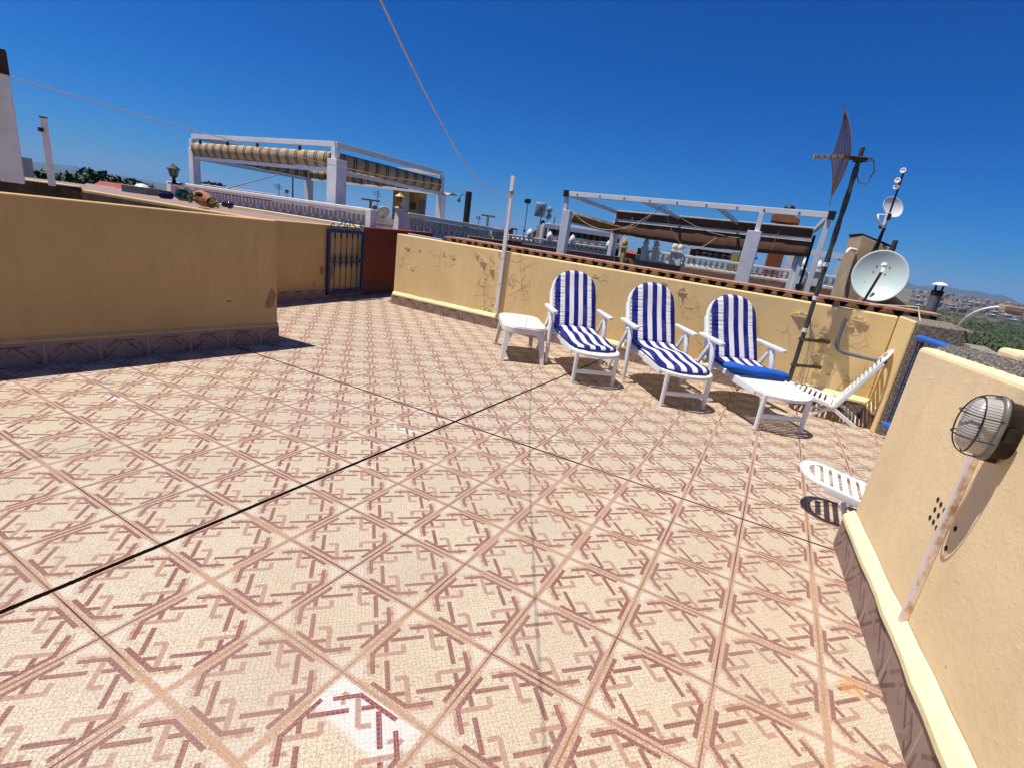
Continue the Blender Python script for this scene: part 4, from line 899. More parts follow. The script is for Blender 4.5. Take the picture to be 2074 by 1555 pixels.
mb = MB(); vs = [D(1748, 594, 7.4), D(1815, 602, 7.3), D(1840, 622, 7.3), D(1848, 634, 7.3), D(1740, 618, 7.4)]; bk = [v+Vector((0, .25, 0)) for v in vs]; n_ = 5
low = [Vector((v.x, v.y, .7)) for v in vs]
mb.add([vs[0], vs[1], vs[2], vs[3], vs[4]]+bk, [(4, 3, 2, 1, 0), (5, 6, 7, 8, 9)]+[(i, (i+1) % 5, 5+(i+1) % 5, 5+i) for i in range(5)]); mb.wall((vs[4].x, vs[4].y+.01), (vs[3].x, vs[3].y+.01), .2, .4, vs[4].z-.005, vs[3].z-.005)
mb.build('wall', M_tan, t, .006)
t = thing('aerial_mast', (2.79, 4.7, 1.6), 'thin black mast with small dish and three receivers above the tan chimney block', 'aerial pole')
m0, m1 = D(1778, 500, 7.75), D(1832, 345, 7.75); m0 = Vector((m1.x, m1.y, m0.z))
mb = MB(); mb.tube([m0-Vector((0, 0, .18)), m1], .011, 8); mb.tube([m0-Vector((.04, 0, .12)), m0+Vector((0, 0, .22))], .017, 8); mb.build('tube', M_blk, t)
for (px, py) in ((1829, 346), (1818, 366), (1815, 379)):
    c = D(px, py, 7.70); mb = MB(); mb.lathe([(.018, -.03), (.026, -.028), (.032, -.004), (.030, .006), (.022, .004), (.018, -.006), (0, -.008)], c, (-.35, -.9, .25), 14); mb.bar(c+Vector((0, .02, 0)), Vector((m1.x, m1.y, c.z)), .012, .012); mb.build('receiver', M_plasw, t)
c = D(1809, 420, 7.85); mb = MB(); mb.lathe([(0, -.022), (.07, -.018), (.13, .0), (.136, .004), (.132, -.008), (.06, -.030), (0, -.034)], c, (.45, -.75, .30), 28, True, 1, .9); mb.build('small_dish', M_wht, t)
mb = MB(); mb.tube([c+Vector((-.03, -.03, -.10)), D(1778, 436, 7.6), D(1780, 450, 7.6), D(1790, 462, 7.65)], .012, 8); mb.tube([D(1800, 430, 7.7), D(1790, 460, 7.7)], .022, 8); mb.build('dish_arm', M_plasw, t)
mb = MB(); mb.box(D(1786, 460, 7.68), (.028, .03, .02)); mb.box(D(1800, 440, 7.7), (.02, .03, .035)); mb.build('clamp', M_blk, t, .003)
# vent pipe with cowl and flood light on a curved arm
t = thing('vent_pipe', (3.6, 4.9, 1), 'grey flue pipe with a small conical cowl right of the satellite dish', 'flue')
p1 = D(1896, 600, 7.6); mb = MB(); mb.tube([(p1.x, p1.y, .8), p1], .055, 16); mb.build('pipe', M_gal, t)
mb = MB(); mb.lathe([(.050, 0), (.058, .02), (.062, .06), (.045, .075)], p1-Vector((0, 0, .01)), n=14); 
for k in range(4): a = k*PI/2+.4; mb.bar(p1+Vector((.04*math.cos(a), .04*math.sin(a), .05)), p1+Vector((.05*math.cos(a), .05*math.sin(a), .125)), .008, .008)
mb.build('cowl_cage', M_blk, t); mb = MB(); mb.lathe([(.085, 0), (.088, .006), (.05, .03), (0, .042)], p1+Vector((0, 0, .118)), n=18); mb.build('cowl_cap', M_wht, t)
t = thing('flood_light', (3.4, 2.9, 1.2), 'small tan flood light on a curved white arm over the green valley', 'flood light')
mb = MB(); mb.tube([D(1938, 664, 6.2), D(1945, 655, 6.15), D(1957, 643, 6.1), D(1972, 634, 6.05), D(1990, 627, 6.0), D(2010, 623, 6.0), D(2034, 622, 6.0)], .009, 8); mb.build('arm', M_wht, t)
mb = MB(); c = D(2049, 626, 6.0); mb.box(c, (.075, .05, .022), .2); mb.box(c+Vector((.02, .0, -.028)), (.045, .035, .010), .2); mb.build('head', M_tan, t, .006)
mb = MB(); mb.box(c+Vector((.02, 0, -.041)), (.035, .028, .003), .2); mb.build('lens', M_dgal, t)
t = thing('parapet_wall', (3.4, 2.2, 0), 'sloping grey parapet seen beyond the rough grey wall end', 'wall')
mb = MB(); a_ = D(1948, 694, 5.8); b_ = D(2010, 727, 5.3); mb.wall((a_.x+.02, a_.y), (b_.x, b_.y), .15, -1.2, a_.z, b_.z); mb.build('wall', M_cap, t, .006)
t = thing('gate_pier', (3.3, 0, 0), 'cream rendered pier top at the right picture edge beyond the near wall', 'pier')
a_ = D(2052, 711, 4.6); mb = MB(); mb.box((a_.x+.16, a_.y+.1, a_.z/2-.5), (.16, .14, a_.z/2+.5), .1); mb.build('pier', M_yelr, t, .03)
# ------------------------------------------------------------------ pergola 1, rolled striped awnings
m, N, b = newmat('striped_awning'); tc = N.node('ShaderNodeUVMap').outputs[0]; sp = N.node('ShaderNodeSeparateXYZ'); N.l.new(tc, sp.inputs[0])
ph = N.m('FRACT', N.m('DIVIDE', sp.outputs[0], .33)); st = N.m('MAXIMUM', N.m('COMPARE', ph, .12, .055), N.m('COMPARE', ph, .34, .045))
br = N.m('COMPARE', ph, .23, .07)
c = N.mix(br, rgba((.46, .35, .20)), rgba((.40, .26, .13))); c = N.mix(st, c, rgba((.018, .022, .015)))
g = N.node('ShaderNodeTexCoord').outputs['Object']; c = N.mix(N.m('MULTIPLY', N.ramp(N.noise(g, 3, 3), .4, .8), .3), c, rgba((.20, .14, .08)))
N.l.new(c, b.inputs['Base Color']); b.inputs['Roughness'].default_value = .9; N.l.new(N.bump(N.noise(g, 12, 3), .5, .02), b.inputs['Normal'])
M_awn = m
def cloth(name, p0, p1, prof, m, parent, n=40, wave=.02, seed=2, sagk=0.0):
    """fabric strip along p0-p1; prof = (across, up) cross-section polyline, closed with thickness"""
    a = Vector(p0); b = Vector(p1); d = (b-a); L = d.length; d.normalize(); s_ = Vector((d.y, -d.x, 0)).normalized(); rq = random.Random(seed); ph = [rq.uniform(0, 6) for _ in range(4)]
    k = len(prof); vs = []; uv = []
    for i in range(n+1):
        q = i/n; x = L*q; w_ = wave*(math.sin(x*7+ph[0])+.6*math.sin(x*17+ph[1])); sg = -sagk*math.sin(PI*q)
        for j, (u_, z_) in enumerate(prof): vs.append(a+d*x+s_*(u_+w_*.6*(j % 2))+Vector((0, 0, z_+w_*.6*(j/k)+sg*(j/k)))); uv.append((x, j))
    me = bpy.data.meshes.new(name); off = parent.location
    fs = [(i*k+j, (i+1)*k+j, (i+1)*k+j+1, i*k+j+1) for i in range(n) for j in range(k-1)]
    me.from_pydata([v-off for v in vs], [], fs); ul = me.uv_layers.new(name='uv')
    for li in me.loops: ul.data[li.index].uv = uv[li.vertex_index]
    me.polygons.foreach_set('use_smooth', [True]*len(me.polygons)); me.materials.append(m); o = bpy.data.objects.new(name, me); S.collection.objects.link(o); o.parent = parent
    sm = o.modifiers.new('thickness', 'SOLIDIFY'); sm.thickness = .008; return o
ZP = 2.70; A_, B_, C_, D_ = Vector((-12.89, 5.45, ZP)), Vector((-7.24, 5.25, ZP)), Vector((-7.10, 8.85, ZP)), Vector((-12.75, 9.06, ZP))
t = thing('pergola', (-10, 7, 0), 'white metal pergola with rolled beige and black striped awnings', 'pergola')
mb = MB()
for p, q_ in ((A_, B_), (B_, C_), (C_, D_), (D_, A_)):
    mb.bar(p, q_, .07, .11); mb.bar(p-Vector((0, 0, .53)), q_-Vector((0, 0, .53)), .06, .08)
mb.bar(A_.lerp(B_, .5)-Vector((0, 0, .02)), D_.lerp(C_, .5)-Vector((0, 0, .02)), .05, .08) if False else None
mb.build('beams', M_wht, t, .004)
for p in (A_, B_, C_, D_):
    mb = MB(); mb.bar((p.x, p.y, .4), (p.x, p.y, ZP-.07), .13, .13); mb.build('post', M_wht, t, .006)
    hw_ = .145 if p == B_ else .10; tz = 2.40 if p != C_ else 2.15
    mb = MB(); mb.box((p.x+(.04 if p in (B_, C_) else -.0), p.y+.02, tz/2+.15), (hw_, hw_, tz/2-.15)); mb.build('post_casing', M_wht, t, .006)
for nm, p, q_, zo in (('front', A_, B_, 0), ('side', B_, C_, 0), ('back', C_, D_, 0), ('left', D_, A_, 0)):
    P0 = p-Vector((0, 0, .16)); P1 = q_-Vector((0, 0, .16)); dd = (P1-P0).normalized()
    cloth('rolled_awning', P0+dd*.08, P1-dd*.08, [(.03, .0), (.07, -.04), (.09, -.12), (.08, -.20), (.05, -.27), (.02, -.31), (-.02, -.30), (-.05, -.16), (-.03, -.02)], M_awn, t, 60, .010, 3)
# sagging inner edge of the cloth seen from below
cloth('canopy', D_-Vector((0, 0, .42)), C_-Vector((0, 0, .42)), [(-.0, .12), (-.1, -.06), (-.35, -.12), (-.55, -.02), (-.8, -.06)], M_awn, t, 50, .015, 6)
mb = MB(); mb.tube([A_+Vector((.3, .05, -1.45)), A_.lerp(B_, .28)+Vector((0, 1.5, -.62))], .012, 5); mb.build('brace', M_gal, t)
mb = MB()
for q in (.08, .3, .52, .80): c = A_.lerp(B_, q); mb.box((c.x, c.y-.045, c.z-.13), (.03, .02, .05))
mb.build('hook', M_lbody, t)
# ------------------------------------------------------------------ neighbour terrace in front of the pergola
M_grid, N, b = newmat('cast_screen_shadow'); 
b.inputs['Base Color'].default_value = (.50, .47, .44, 1); b.inputs['Roughness'].default_value = .9
def railtop(mb, p0, p1, w_=.17, h=.07):
    mb.bar(p0, p1, w_, h); mb.bar(p0-Vector((0, 0, .055)), p1-Vector((0, 0, .055)), w_*.7, .05)
def arch_screen(p0, p1, h, parent, pitch=.24):
    a = Vector(p0); b_ = Vector(p1); d = (b_-a); L = d.length; d.normalize(); n_ = Vector((d.y, -d.x, 0)).normalized(); k = int(L/pitch)
    up = MB(); ar = MB(); bk = MB()
    bk.wall((a+n_*-.05), (b_+n_*-.05), .03, a.z-h-.1, a.z-.06, b_.z-.06); bk.build('screen_back', M_grid, parent)
    for i in range(k):
        c = a+d*(pitch*(i+.5)); c2 = c-Vector((0, 0, h*.98))
        pts = [c2+d*(pitch*.47*math.cos(PI*j/10))+Vector((0, 0, pitch*.78*math.sin(PI*j/10))) for j in range(11)]
        ar.tube([p for p in pts], .024, 5, caps=False); ar.bar(c2-Vector((0, 0, .1)), c2+Vector((0, 0, pitch*.78)), .022, .03)
        up.ball(c+d*(pitch*.5)+Vector((0, 0, -h*.42))+n_*.0, .035, 5)
        for q in (-.25, .25): up.bar(c+d*(pitch*q)+Vector((0, 0, -.06))-n_*.0, c+d*(pitch*q)+Vector((0, 0, -h*.40)), .05, .012, w1=.015)
    ar.build('arch', M_whs, parent); up.build('drop', M_whs, parent)
t = thing('balustrade', (-9, 4.7, 1), 'white arched concrete balustrade screen below the striped pergola', 'balustrade')
b0 = D(340, 374, 17.0); b0 = Vector((b0.x, 4.72, 1.44)); b1 = D(749, 427, 9.75); 
b0 = onplane(352, 376, (-30, 4.95), (0, 4.70)); b1 = onplane(748, 428, (-30, 4.95), (0, 4.70)); b0.z = b1.z = 1.445
mb = MB(); railtop(mb, b0, b1); mb.build('handrail', M_whs, t, .012)
arch_screen(b0-Vector((0, 0, .04)), b1-Vector((0, 0, .04)), .52, t, .27)
mb = MB(); mb.box((b1.x+.06, b1.y, .95), (.07, .09, .52)); mb.build('end_post', M_whs, t, .01); mb = MB(); mb.box((b0.x-.06, b0.y, .95), (.1, .1, .52)); mb.build('end_post', M_whs, t, .01)
# return screen and lamp pillar
t = thing('balustrade', (-6.3, 5.5, 1), 'short low white pierced balustrade between the arched screen and lamp pillar', 'balustrade')
r0_, r1_ = D(752, 436, 12.6), D(800, 443, 13.2); r1_.z = r0_.z = 1.30
mb = MB(); railtop(mb, r0_, r1_, .1, .04); mb.build('handrail', M_whs, t, .005)
mb = MB(); mb.wall(r0_, r1_, .05, .6, 1.08); mb.build('base', M_whs, t)
mb = MB(); k = 9
for i in range(k): c = r0_.lerp(r1_, (i+.5)/k); mb.lathe([(.012, 0), (.03, .03), (.012, .07), (.012, .09), (.028, .12), (.01, .17)], Vector((c.x, c.y, 1.08)), n=6)
mb.build('baluster', M_whs, t)
t = thing('lamp_pillar', (-6.2, 6, .8), 'tapering white pillar carrying the yellow lantern', 'pillar')
lp = D(808, 425, 12.8); mb = MB(); P0 = [(-.07, -.07), (.07, -.07), (.07, .07), (-.07, .07)]
mb.bar((lp.x, lp.y, .6), (lp.x, lp.y, lp.z+.0), .22, .22, (0, 1, 0), .11, .11); mb.bar((lp.x, lp.y, lp.z), (lp.x, lp.y, lp.z+.03), .14, .14, (0, 1, 0)); mb.build('shaft', M_whs, t, .006)
def lantern(name, base, h, m, label, cat='lantern'):
    t = thing(name, base, label, cat); b_ = Vector(base); mb = MB()
    mb.lathe([(.30*h, 0), (.28*h, .06*h), (.10*h, .12*h), (.07*h, .30*h), (.14*h, .36*h), (.16*h, .38*h)], b_, n=8); mb.build('stem', m, t)
    mb = MB()
    for k in range(6):
        a = k*PI/3; mb.bar(b_+Vector((.15*h*math.cos(a), .15*h*math.sin(a), .38*h)), b_+Vector((.24*h*math.cos(a), .24*h*math.sin(a), .72*h)), .03*h, .03*h)
    mb.lathe([(.17*h, .36*h), (.17*h, .39*h)], b_, n=6, smooth=False); mb.build('cage', m, t)
    mb = MB(); mb.lathe([(.13*h, .39*h), (.215*h, .72*h)], b_, n=6, smooth=False); mb.build('panes', M_lpane, t)
    mb = MB(); mb.lathe([(.33*h, .72*h), (.31*h, .75*h), (.16*h, .87*h), (.05*h, .93*h), (.05*h, .96*h), (.0, 1.0*h)], b_, n=8, smooth=False); mb.build('roof', m, t)
    return t
M_lpane = mat('lantern_pane', (.20, .19, .16), .15, (.12, .11, .09), 5, 0)
M_lyel = mat('yellow_lantern_paint', (.62, .44, .14), .5, (.42, .27, .08), 8, .1)
lantern('lantern', (lp.x+.0, lp.y-.0, lp.z+.03), .36, M_lyel, 'small yellow lantern on the white pillar under the pergola corner')
# second petal screen, receding
def petal_screen(p0, p1, h, parent, pitch=.26, m=None):
    a = Vector(p0); b_ = Vector(p1); d = (b_-a); L = d.length; d.normalize(); n_ = Vector((d.y, -d.x, 0)).normalized(); k = int(L/pitch); m = m or M_whs
    bk = MB(); bk.wall(a-n_*.06, b_-n_*.06, .04, a.z-h-.05, a.z-.05, b_.z-.05); bk.build('screen_back', M_grid, parent)
    fr = MB()
    for i in range(k):
        c = a+d*(pitch*(i+.5))
        for (dx, dz, r_, l_) in ((-.13, -h*.80, .16, .24), (.13, -h*.80, .16, .24), (0, -h*.50, .13, .20), (.26, -h*.36, .09, .15), (-.0, -h*.22, .08, .12)):
            fr.lathe([(.0, -l_*h), (r_*pitch*1.4, -l_*h*.4), (r_*pitch*1.2, l_*h*.2), (0, l_*h*1.0)], c+d*(dx*pitch*1.9)+Vector((0, 0, dz)), n=5, xs=1, ys=.5)
    fr.build('petal', m, parent)
t = thing('balustrade', (-6, 8, 1), 'grey-white petal-pattern concrete balustrade receding right of the yellow lantern', 'balustrade')
s0_, s1_ = D(824, 433, 12.8), D(996, 463, 16.5)
mb = MB(); railtop(mb, s0_, s1_, .16, .06); mb.build('handrail', M_whs, t, .01)
petal_screen(s0_-Vector((0, 0, .04)), s1_-Vector((0, 0, .04)), .54, t, .29)
mb = MB(); mb.wall(s0_-Vector((0, 0, 0)), s1_, .12, .2, s0_.z-.60, s1_.z-.55); mb.build('red_base', M_red, t)
mb = MB(); mb.box((s0_.x-.04, s0_.y, s0_.z-.32), (.07, .10, .34)); mb.ball((s0_.x-.05, s0_.y, s0_.z-.04), .085, 8); mb.build('end_post', M_whs, t, .01)
t = thing('balustrade', (-5, 13, 1), 'small cream petal-pattern balustrade just left of the white clothes post', 'balustrade')
s2_, s3_ = D(998, 464, 16.8), D(1028, 468, 16.8); mb = MB(); railtop(mb, s2_, s3_, .14, .07); mb.build('handrail', M_whs, t, .01); petal_screen(s2_, s3_, .42, t, .2, M_cream)
t = thing('metal_cladding', (-4, 6, .9), 'pale grey metal strip below the petal balustrade at the far wall end', 'cladding')
mb = MB(); a_, b_ = D(826, 473, 10.2), D(895, 485, 9.9); mb.wall(a_, b_, .06, .5, a_.z, b_.z); mb.build('strip', M_wht, t, .004)
# ledge with pots
t = thing('terrace_ledge', (-8, 3.5, .8), 'pinkish rendered ledge behind the left walls, pots and a clay jar standing on it', 'ledge')
l0, l1 = Vector((-13, 3.9)), Vector((-5.15, 3.55)); 
la = atz(300, 391, 1.21); lb = atz(560, 437, 1.16)
pts = [atz(318, 389, 1.27), atz(590, 436, 1.15), atz(640, 447, 1.12), atz(560, 444, 1.12), atz(420, 423, 1.14), atz(330, 407, 1.16)]
LA0, LA1 = Vector((-14.5, 2.2)), Vector((-4.8, 2.75))
mb = MB(); vs = []
P = [(-14.5, 1.4), (-5.1, 1.9), (-5.32, 4.2), (-5.7, 4.66), (-14.5, 4.8)]
mb.add([(x, y, .3) for x, y in P]+[(x, y, 1.10) for x, y in P], [(4, 3, 2, 1, 0), (5, 6, 7, 8, 9)]+[(i, (i+1) % 5, 5+(i+1) % 5, 5+i) for i in range(5)])
mb.build('slab', M_pink, t)
mb = MB(); mb.wall((-9.0, 3.35), (-5.26, 4.12), .18, 1.0, 1.17, 1.15); mb.build('upstand', M_led, t, .006)
def onledge(px, py): return atz(px, py, 1.13)
# clay jar lying on its side
jc = D(413, 404, 9.3); jc.z += .0
t = thing('clay_jar', jc, 'big orange terracotta jar lying on its side under the arched balustrade', 'jar')
ax = Vector((.93, -.02, -.16)).normalized()
mb = MB(); mb.lathe([(.0, -.21), (.06, -.205), (.086, -.165), (.110, -.09), (.112, .0), (.099, .08), (.073, .14), (.062, .165), (.077, .187), (.084, .205), (.070, .207), (.052, .175), (.047, .12)], jc, tuple(ax), 20); mb.build('body', M_terra, t)
mb = MB(); mb.lathe([(.050, .13), (.0, .132)], jc, tuple(ax), 16); mb.ball(jc+Vector((-.0, -.072, .060)), .060, 10, (1.6, .62, .62)); mb.build('dark_mouth', M_hole, t)
mb = MB()
for s_ in (-1, 1): sd_ = ax.cross(Vector((0, 0, 1))).normalized()*s_; mb.tube([jc+ax*.15+sd_*.08, jc+ax*.14+sd_*.14, jc+ax*.05+sd_*.15, jc+ax*.02+sd_*.12], .014, 6)
mb.build('handle', M_terra, t); mb = MB(); mb.bar(jc+Vector((0, 0, -.13)), jc+Vector((0, 0, -.26)), .14, .10, (0, 1, 0), .07, .07); mb.build('stand', M_pink, t)
def pot(px, py, d, r_, m, label, name='glazed_pot', plant=False):
    c = D(px, py, d); t = thing(name, c, label, 'pot'); mb = MB(); mb.lathe([(.5*r_, -.8*r_), (.85*r_, -.5*r_), (1.0*r_, 0), (.9*r_, .45*r_), (.6*r_, .7*r_), (.7*r_, .8*r_), (.55*r_, .78*r_), (0, .6*r_)], c, n=14); mb.build('body', m, t)
    return t
pot(370, 396, 9.2, .10, M_green, 'larger dark green glazed pot left of the terracotta jar')
pot(380, 400, 9.0, .075, M_green, 'smaller dark green glazed pot right up against the terracotta jar')
pot(455, 415, 9.0, .045, M_green, 'small green pot just right of the terracotta jar mouth')
pot(331, 395, 9.4, .07, M_navy, 'dark blue pot, leftmost of the pots on the pink ledge')
pot(341, 396, 9.4, .07, M_navy, 'dark blue pot, second of the pots from the left on the pink ledge')
c = D(465, 416, 9.0); mb = MB(); mb.ball(c, .055, 12); tag(mb.build('glass_ball', mat('purple_glass', (.05, .03, .10), .1, (.04, .02, .08), 4, 0)), 'round purple glass ball on the ledge right of the pots', 'ornament')
M_leaf = mat('leaf_green', (.045, .10, .025), .6, (.10, .14, .03), 9, .1); M_leafd = mat('dark_leaf_green', (.012, .034, .008), .6, (.030, .060, .013), 5, .1)
def leaves(mb, c, r_, n_, size, rq, sc=(1, 1, 1), shell=.35):
    c = Vector(c)
    for _ in range(n_):
        while True:
            v = Vector((rq.uniform(-1, 1), rq.uniform(-1, 1), rq.uniform(-1, 1)))
            if shell < v.length < 1: break
        p = c+Vector((v.x*r_*sc[0], v.y*r_*sc[1], v.z*r_*sc[2])); a = Vector((rq.gauss(0, 1), rq.gauss(0, 1), rq.gauss(0, 1))).normalized(); b_ = a.orthogonal().normalized(); s_ = size*rq.uniform(.6, 1.4)
        e = a.cross(b_)*s_*.15
        mb.add([p-a*s_, p-b_*s_*.5+e, p+a*s_, p+b_*s_*.5+e], [(0, 1, 2, 3)])
for px, py, lab in ((390, 402, 'tuft of yellowish leaves between green pot and terracotta jar'), (433, 413, 'small leafy plant at the mouth of the terracotta jar')):
    mb = MB(); leaves(mb, D(px, py, 8.9), .075, 90, .02, random.Random(px)); tag(mb.build('potted_plant', mat('pale_leaf', (.20, .20, .07), .7, (.08, .12, .03), 20, 0)), lab, 'plant')
# black post lantern
lantern('lantern', tuple(D(353, 374, 16.0)), .50, M_blk, 'black coach lantern at the left end of the arched balustrade')
# left white posts
pb = Vector((-6.02, -.17, 1.23)); 
t = thing('square_post', (-5.95, -.1, 1.2), 'short slim white square post on the stained wall, left', 'post')
q0, q1 = D(106, 377, 8.2), D(96, 241, 8.2); q1 = Vector((q0.x, q0.y, q1.z)); mb = MB(); rd = tuple((q0-CAM).normalized()); mb.bar(q0, q1, .066, .066, rd); mb.build('tube', M_wht, t, .005); mb = MB(); mb.bar(q1, q1+Vector((0, 0, .012)), .07, .07, rd); mb.box(q1+Vector((.035, -.05, -.13)), (.02, .02, .02)); mb.build('end_cap', M_blk, t)
t = thing('square_post', (-6, -.6, 1.2), 'thick tall white post with a dark stained top at the left picture edge', 'post')
q0 = D(27, 370, 8.1); q1 = D(-5, 100, 8.1); q1 = Vector((q0.x, q0.y, q1.z)); zc = D(-5, 150, 8.1).z
mb = MB(); mb.bar(q0, (q0.x, q0.y, zc), .19, .19, rd); mb.build('shaft', M_whs, t, .006)
mb = MB(); mb.bar((q0.x, q0.y, zc), q1, .195, .195, rd); mb.build('stained_top', M_soot, t, .006)
# ------------------------------------------------------------------ pergola 2 with brown awning
Z2 = 2.32
a_, b_, c_, d_ = atz(1150, 393, Z2), atz(1681, 437, Z2), atz(1650, 467, Z2), atz(1251, 431, Z2)
t = thing('pergola', (0, 8, 0), 'white metal pergola with a folded brown awning beyond the loungers', 'pergola')
mb = MB(); mb.bar(a_, b_, .06, .09); mb.bar(d_, c_, .06, .10); mb.bar(a_, d_, .06, .09); mb.bar(b_, c_, .06, .09)
for q in (.345, .64): 
    p = a_.lerp(b_, q); e = d_.lerp(c_, q+.03); mb.bar(p, e, .05, .08)
mb.build('beams', M_wht, t, .004)
mb = MB()
for q in (.05, .16, .27, .38, .49, .60, .71, .80, .91): p = a_.lerp(b_, q); mb.lathe([(.016, 0), (.016, .006)], p+Vector((0, -.031, 0)), (0, -1, 0), 8)
mb.build('bolt', M_gal, t); mb = MB(); mb.box(a_+Vector((-.02, -.01, 0)), (.05, .05, .062)); mb.box(b_+Vector((.02, -.01, 0)), (.05, .05, .062)); mb.build('corner_cap', M_blk, t)
def post(p, w1, z_mid, w2, off=0.0, sh=M_wht, zt=None, dy=.02):
    zt = Z2-.05 if zt is None else zt
    mb = MB(); mb.bar((p.x, p.y, -.2), (p.x, p.y, zt), .075, .075, (0, 1, 0)); mb.build('post', sh, t, .004)
    if w2: mb = MB(); mb.bar((p.x+off, p.y+dy, -.2), (p.x+off, p.y+dy, z_mid), w2, w2, (0, 1, 0)); mb.build('post_casing', sh, t, .005)
post(a_, 0, 2.0, .16, .06); post(b_+Vector((-.0, .0, 0)), 0, 0, 0)
e = a_.lerp(b_, .795); post(e, 0, 1.98, .215, -.03)
post(d_+Vector((-.0, 0, 0)), 0, Z2-.25, .18, dy=.10); post(c_+Vector((-.08, 0, 0)), 0, Z2-.25, .18, -.06, dy=.10)
mb = MB(); mb.bar(c_+Vector((.03, .05, -.1)), (c_.x+.03, c_.y+.05, 0), .05, .10, (0, 1, 0)); mb.build('drain_strip', M_blk, t)
M_awb = mat('white_awning_case', (.70, .66, .58), .5, (.55, .50, .42), 5, .1)
mb = MB(); mb.bar(d_+Vector((-.05, -.06, .03)), c_+Vector((.05, -.06, .03)), .25, .03); mb.bar(d_+Vector((0, -.10, -.19)), c_+Vector((0, -.10, -.19)), .05, .05); mb.bar(d_+Vector((.0, -.13, -.23)), c_+Vector((0, -.13, -.24)), .03, .02); mb.build('awning_rails', M_awb, t, .004)
cloth('awning', d_+Vector((.0, -.11, -.02)), c_+Vector((-.0, -.11, -.02)), [(-.012, -.20), (.0, -.27), (.006, -.36), (.002, -.45), (-.012, -.53)], M_brown, t, 60, .010, 5, .08)
mb = MB(); mb.bar(d_+Vector((.02, -.06, -.085)), c_+Vector((-.02, -.06, -.085)), .03, .17); mb.build('awning_pelmet', M_brown, t)
p0_, p1_ = a_+Vector((.05, .1, -.38)), d_+Vector((.05, -.05, -.38))
cloth('awning', p0_, p1_, [(.08, .05), (.12, -.02), (.08, -.10), (-.04, -.12), (-.10, -.02)], mat('tan_shade_fabric', (.36, .22, .09), .85, (.24, .13, .06), 4, .1), t, 30, .006, 8, .05)
mb = MB(); mb.bar(p0_+Vector((0, 0, -.16)), p1_+Vector((0, 0, -.16)), .04, .03); mb.build('side_rail', M_wht, t)
mb = MB(); K = a_.lerp(b_, .437)+Vector((0, 0, -.06))
def sag(p, q_, s_, k=14): p = Vector(p); q_ = Vector(q_); return [p.lerp(q_, i/k)-Vector((0, 0, s_*4*(i/k)*(1-i/k))) for i in range(k+1)]
mb.tube(sag(a_+Vector((.12, 0, -.30)), K, .42), .006, 5); mb.tube(sag(d_+Vector((.3, -.2, -.40)), K, .12), .006, 5)
mb.tube(sag(K, K+Vector((.95, .6, -.42)), .45), .006, 5); mb.tube(sag(K, K+Vector((1.3, 1.2, -.35)), .12), .006, 5); mb.build('cord', M_cable, t)
mb = MB(); q_ = d_.lerp(c_, .115)+Vector((0, -.22, -.1)); mb.bar(q_, q_-Vector((0, 0, .38)), .02, .01); q_ = d_.lerp(c_, .86)+Vector((0, -.22, -.1)); mb.bar(q_, q_-Vector((.05, 0, .42)), .03, .01); mb.build('tie_strap', mat('tan_strap', (.45, .33, .15), .8, bump=0), t)
# ------------------------------------------------------------------ chimney of the neighbour (red stack, terracotta cap, black cowl)
t = thing('chimney', (1.3, 8, 1), 'red-brown square chimney with terracotta slab top and round black cowl inside the brown pergola', 'chimney')
cc = D(1582, 470, 15.5); ct = D(1590, 449, 15.5); M_rch = mat('red_chimney_render', (.36, .10, .040), .8, (.27, .075, .03), 4, .2, 50)
mb = MB(); mb.box((ct.x, ct.y, (ct.z-.3)/2), (.19, .19, (ct.z+.3)/2), .1); mb.build('stack', M_rch, t, .006)
mb = MB(); mb.box((ct.x, ct.y, .72), (.20, .20, .24), .1); mb.build('bare_base', M_tan, t, .004)
mb = MB(); mb.prism([(-.34, -.10), (.34, -.10), (.34, .02), (.12, .14), (-.22, .14), (-.34, .06)], .5, Matrix.Translation((ct.x, ct.y+.25, ct.z+.05)) @ Matrix.Rotation(R(90), 4, 'X')); mb.build('slab', M_terra, t, .012)
mb = MB(); mb.lathe([(.10, 0), (.09, .08), (.13, .12), (.145, .20), (.13, .27), (.07, .31), (0, .32)], (ct.x+.02, ct.y, ct.z+.10), n=16); mb.build('cowl', M_blk, t)
# ------------------------------------------------------------------ stone-clad neighbour wall and balusters
m, N, b = newmat('brown_crazy_paving_stone'); g = N.node('ShaderNodeNewGeometry').outputs['Position']
e_ = N.voro(g, 3.4, 'DISTANCE_TO_EDGE'); cn = N.node('ShaderNodeTexVoronoi'); N.l.new(g, cn.inputs[0]); cn.inputs['Scale'].default_value = 3.4
c = N.mix(N.ramp(N.noise(g, 8, 4), .35, .7), rgba((.24, .135, .095)), rgba((.17, .09, .06))); c = N.mix(N.m('MULTIPLY', cn.outputs['Distance'], .3), c, rgba((.32, .19, .13)))
ln = N.m('LESS_THAN', e_, .018); c = N.mix(N.m('MULTIPLY', ln, .6), c, rgba((.36, .24, .17))); N.l.new(c, b.inputs['Base Color']); b.inputs['Roughness'].default_value = .85
N.l.new(N.bump(N.m('MULTIPLY', ln, -1), .6, .02), b.inputs['Normal']); M_stone = m
t = thing('stone_wall', (0, 12, 0), 'brown crazy-stone clad wall under the white balusters beyond the far wall', 'wall')
w0, w1 = D(1245, 523, 14.2), D(1722, 588, 13.8); w0.z = w1.z = 1.165
w0b = D(1242, 523, 14.2)
mb = MB(); mb.wall(w0, w1, .25, -1, 1.165); mb.build('wall', M_stone, t, .01)
t = thing('stone_wall', (-2, 11, 0), 'brown stone wall strip between the petal balustrade and the wide white pergola posts', 'wall')
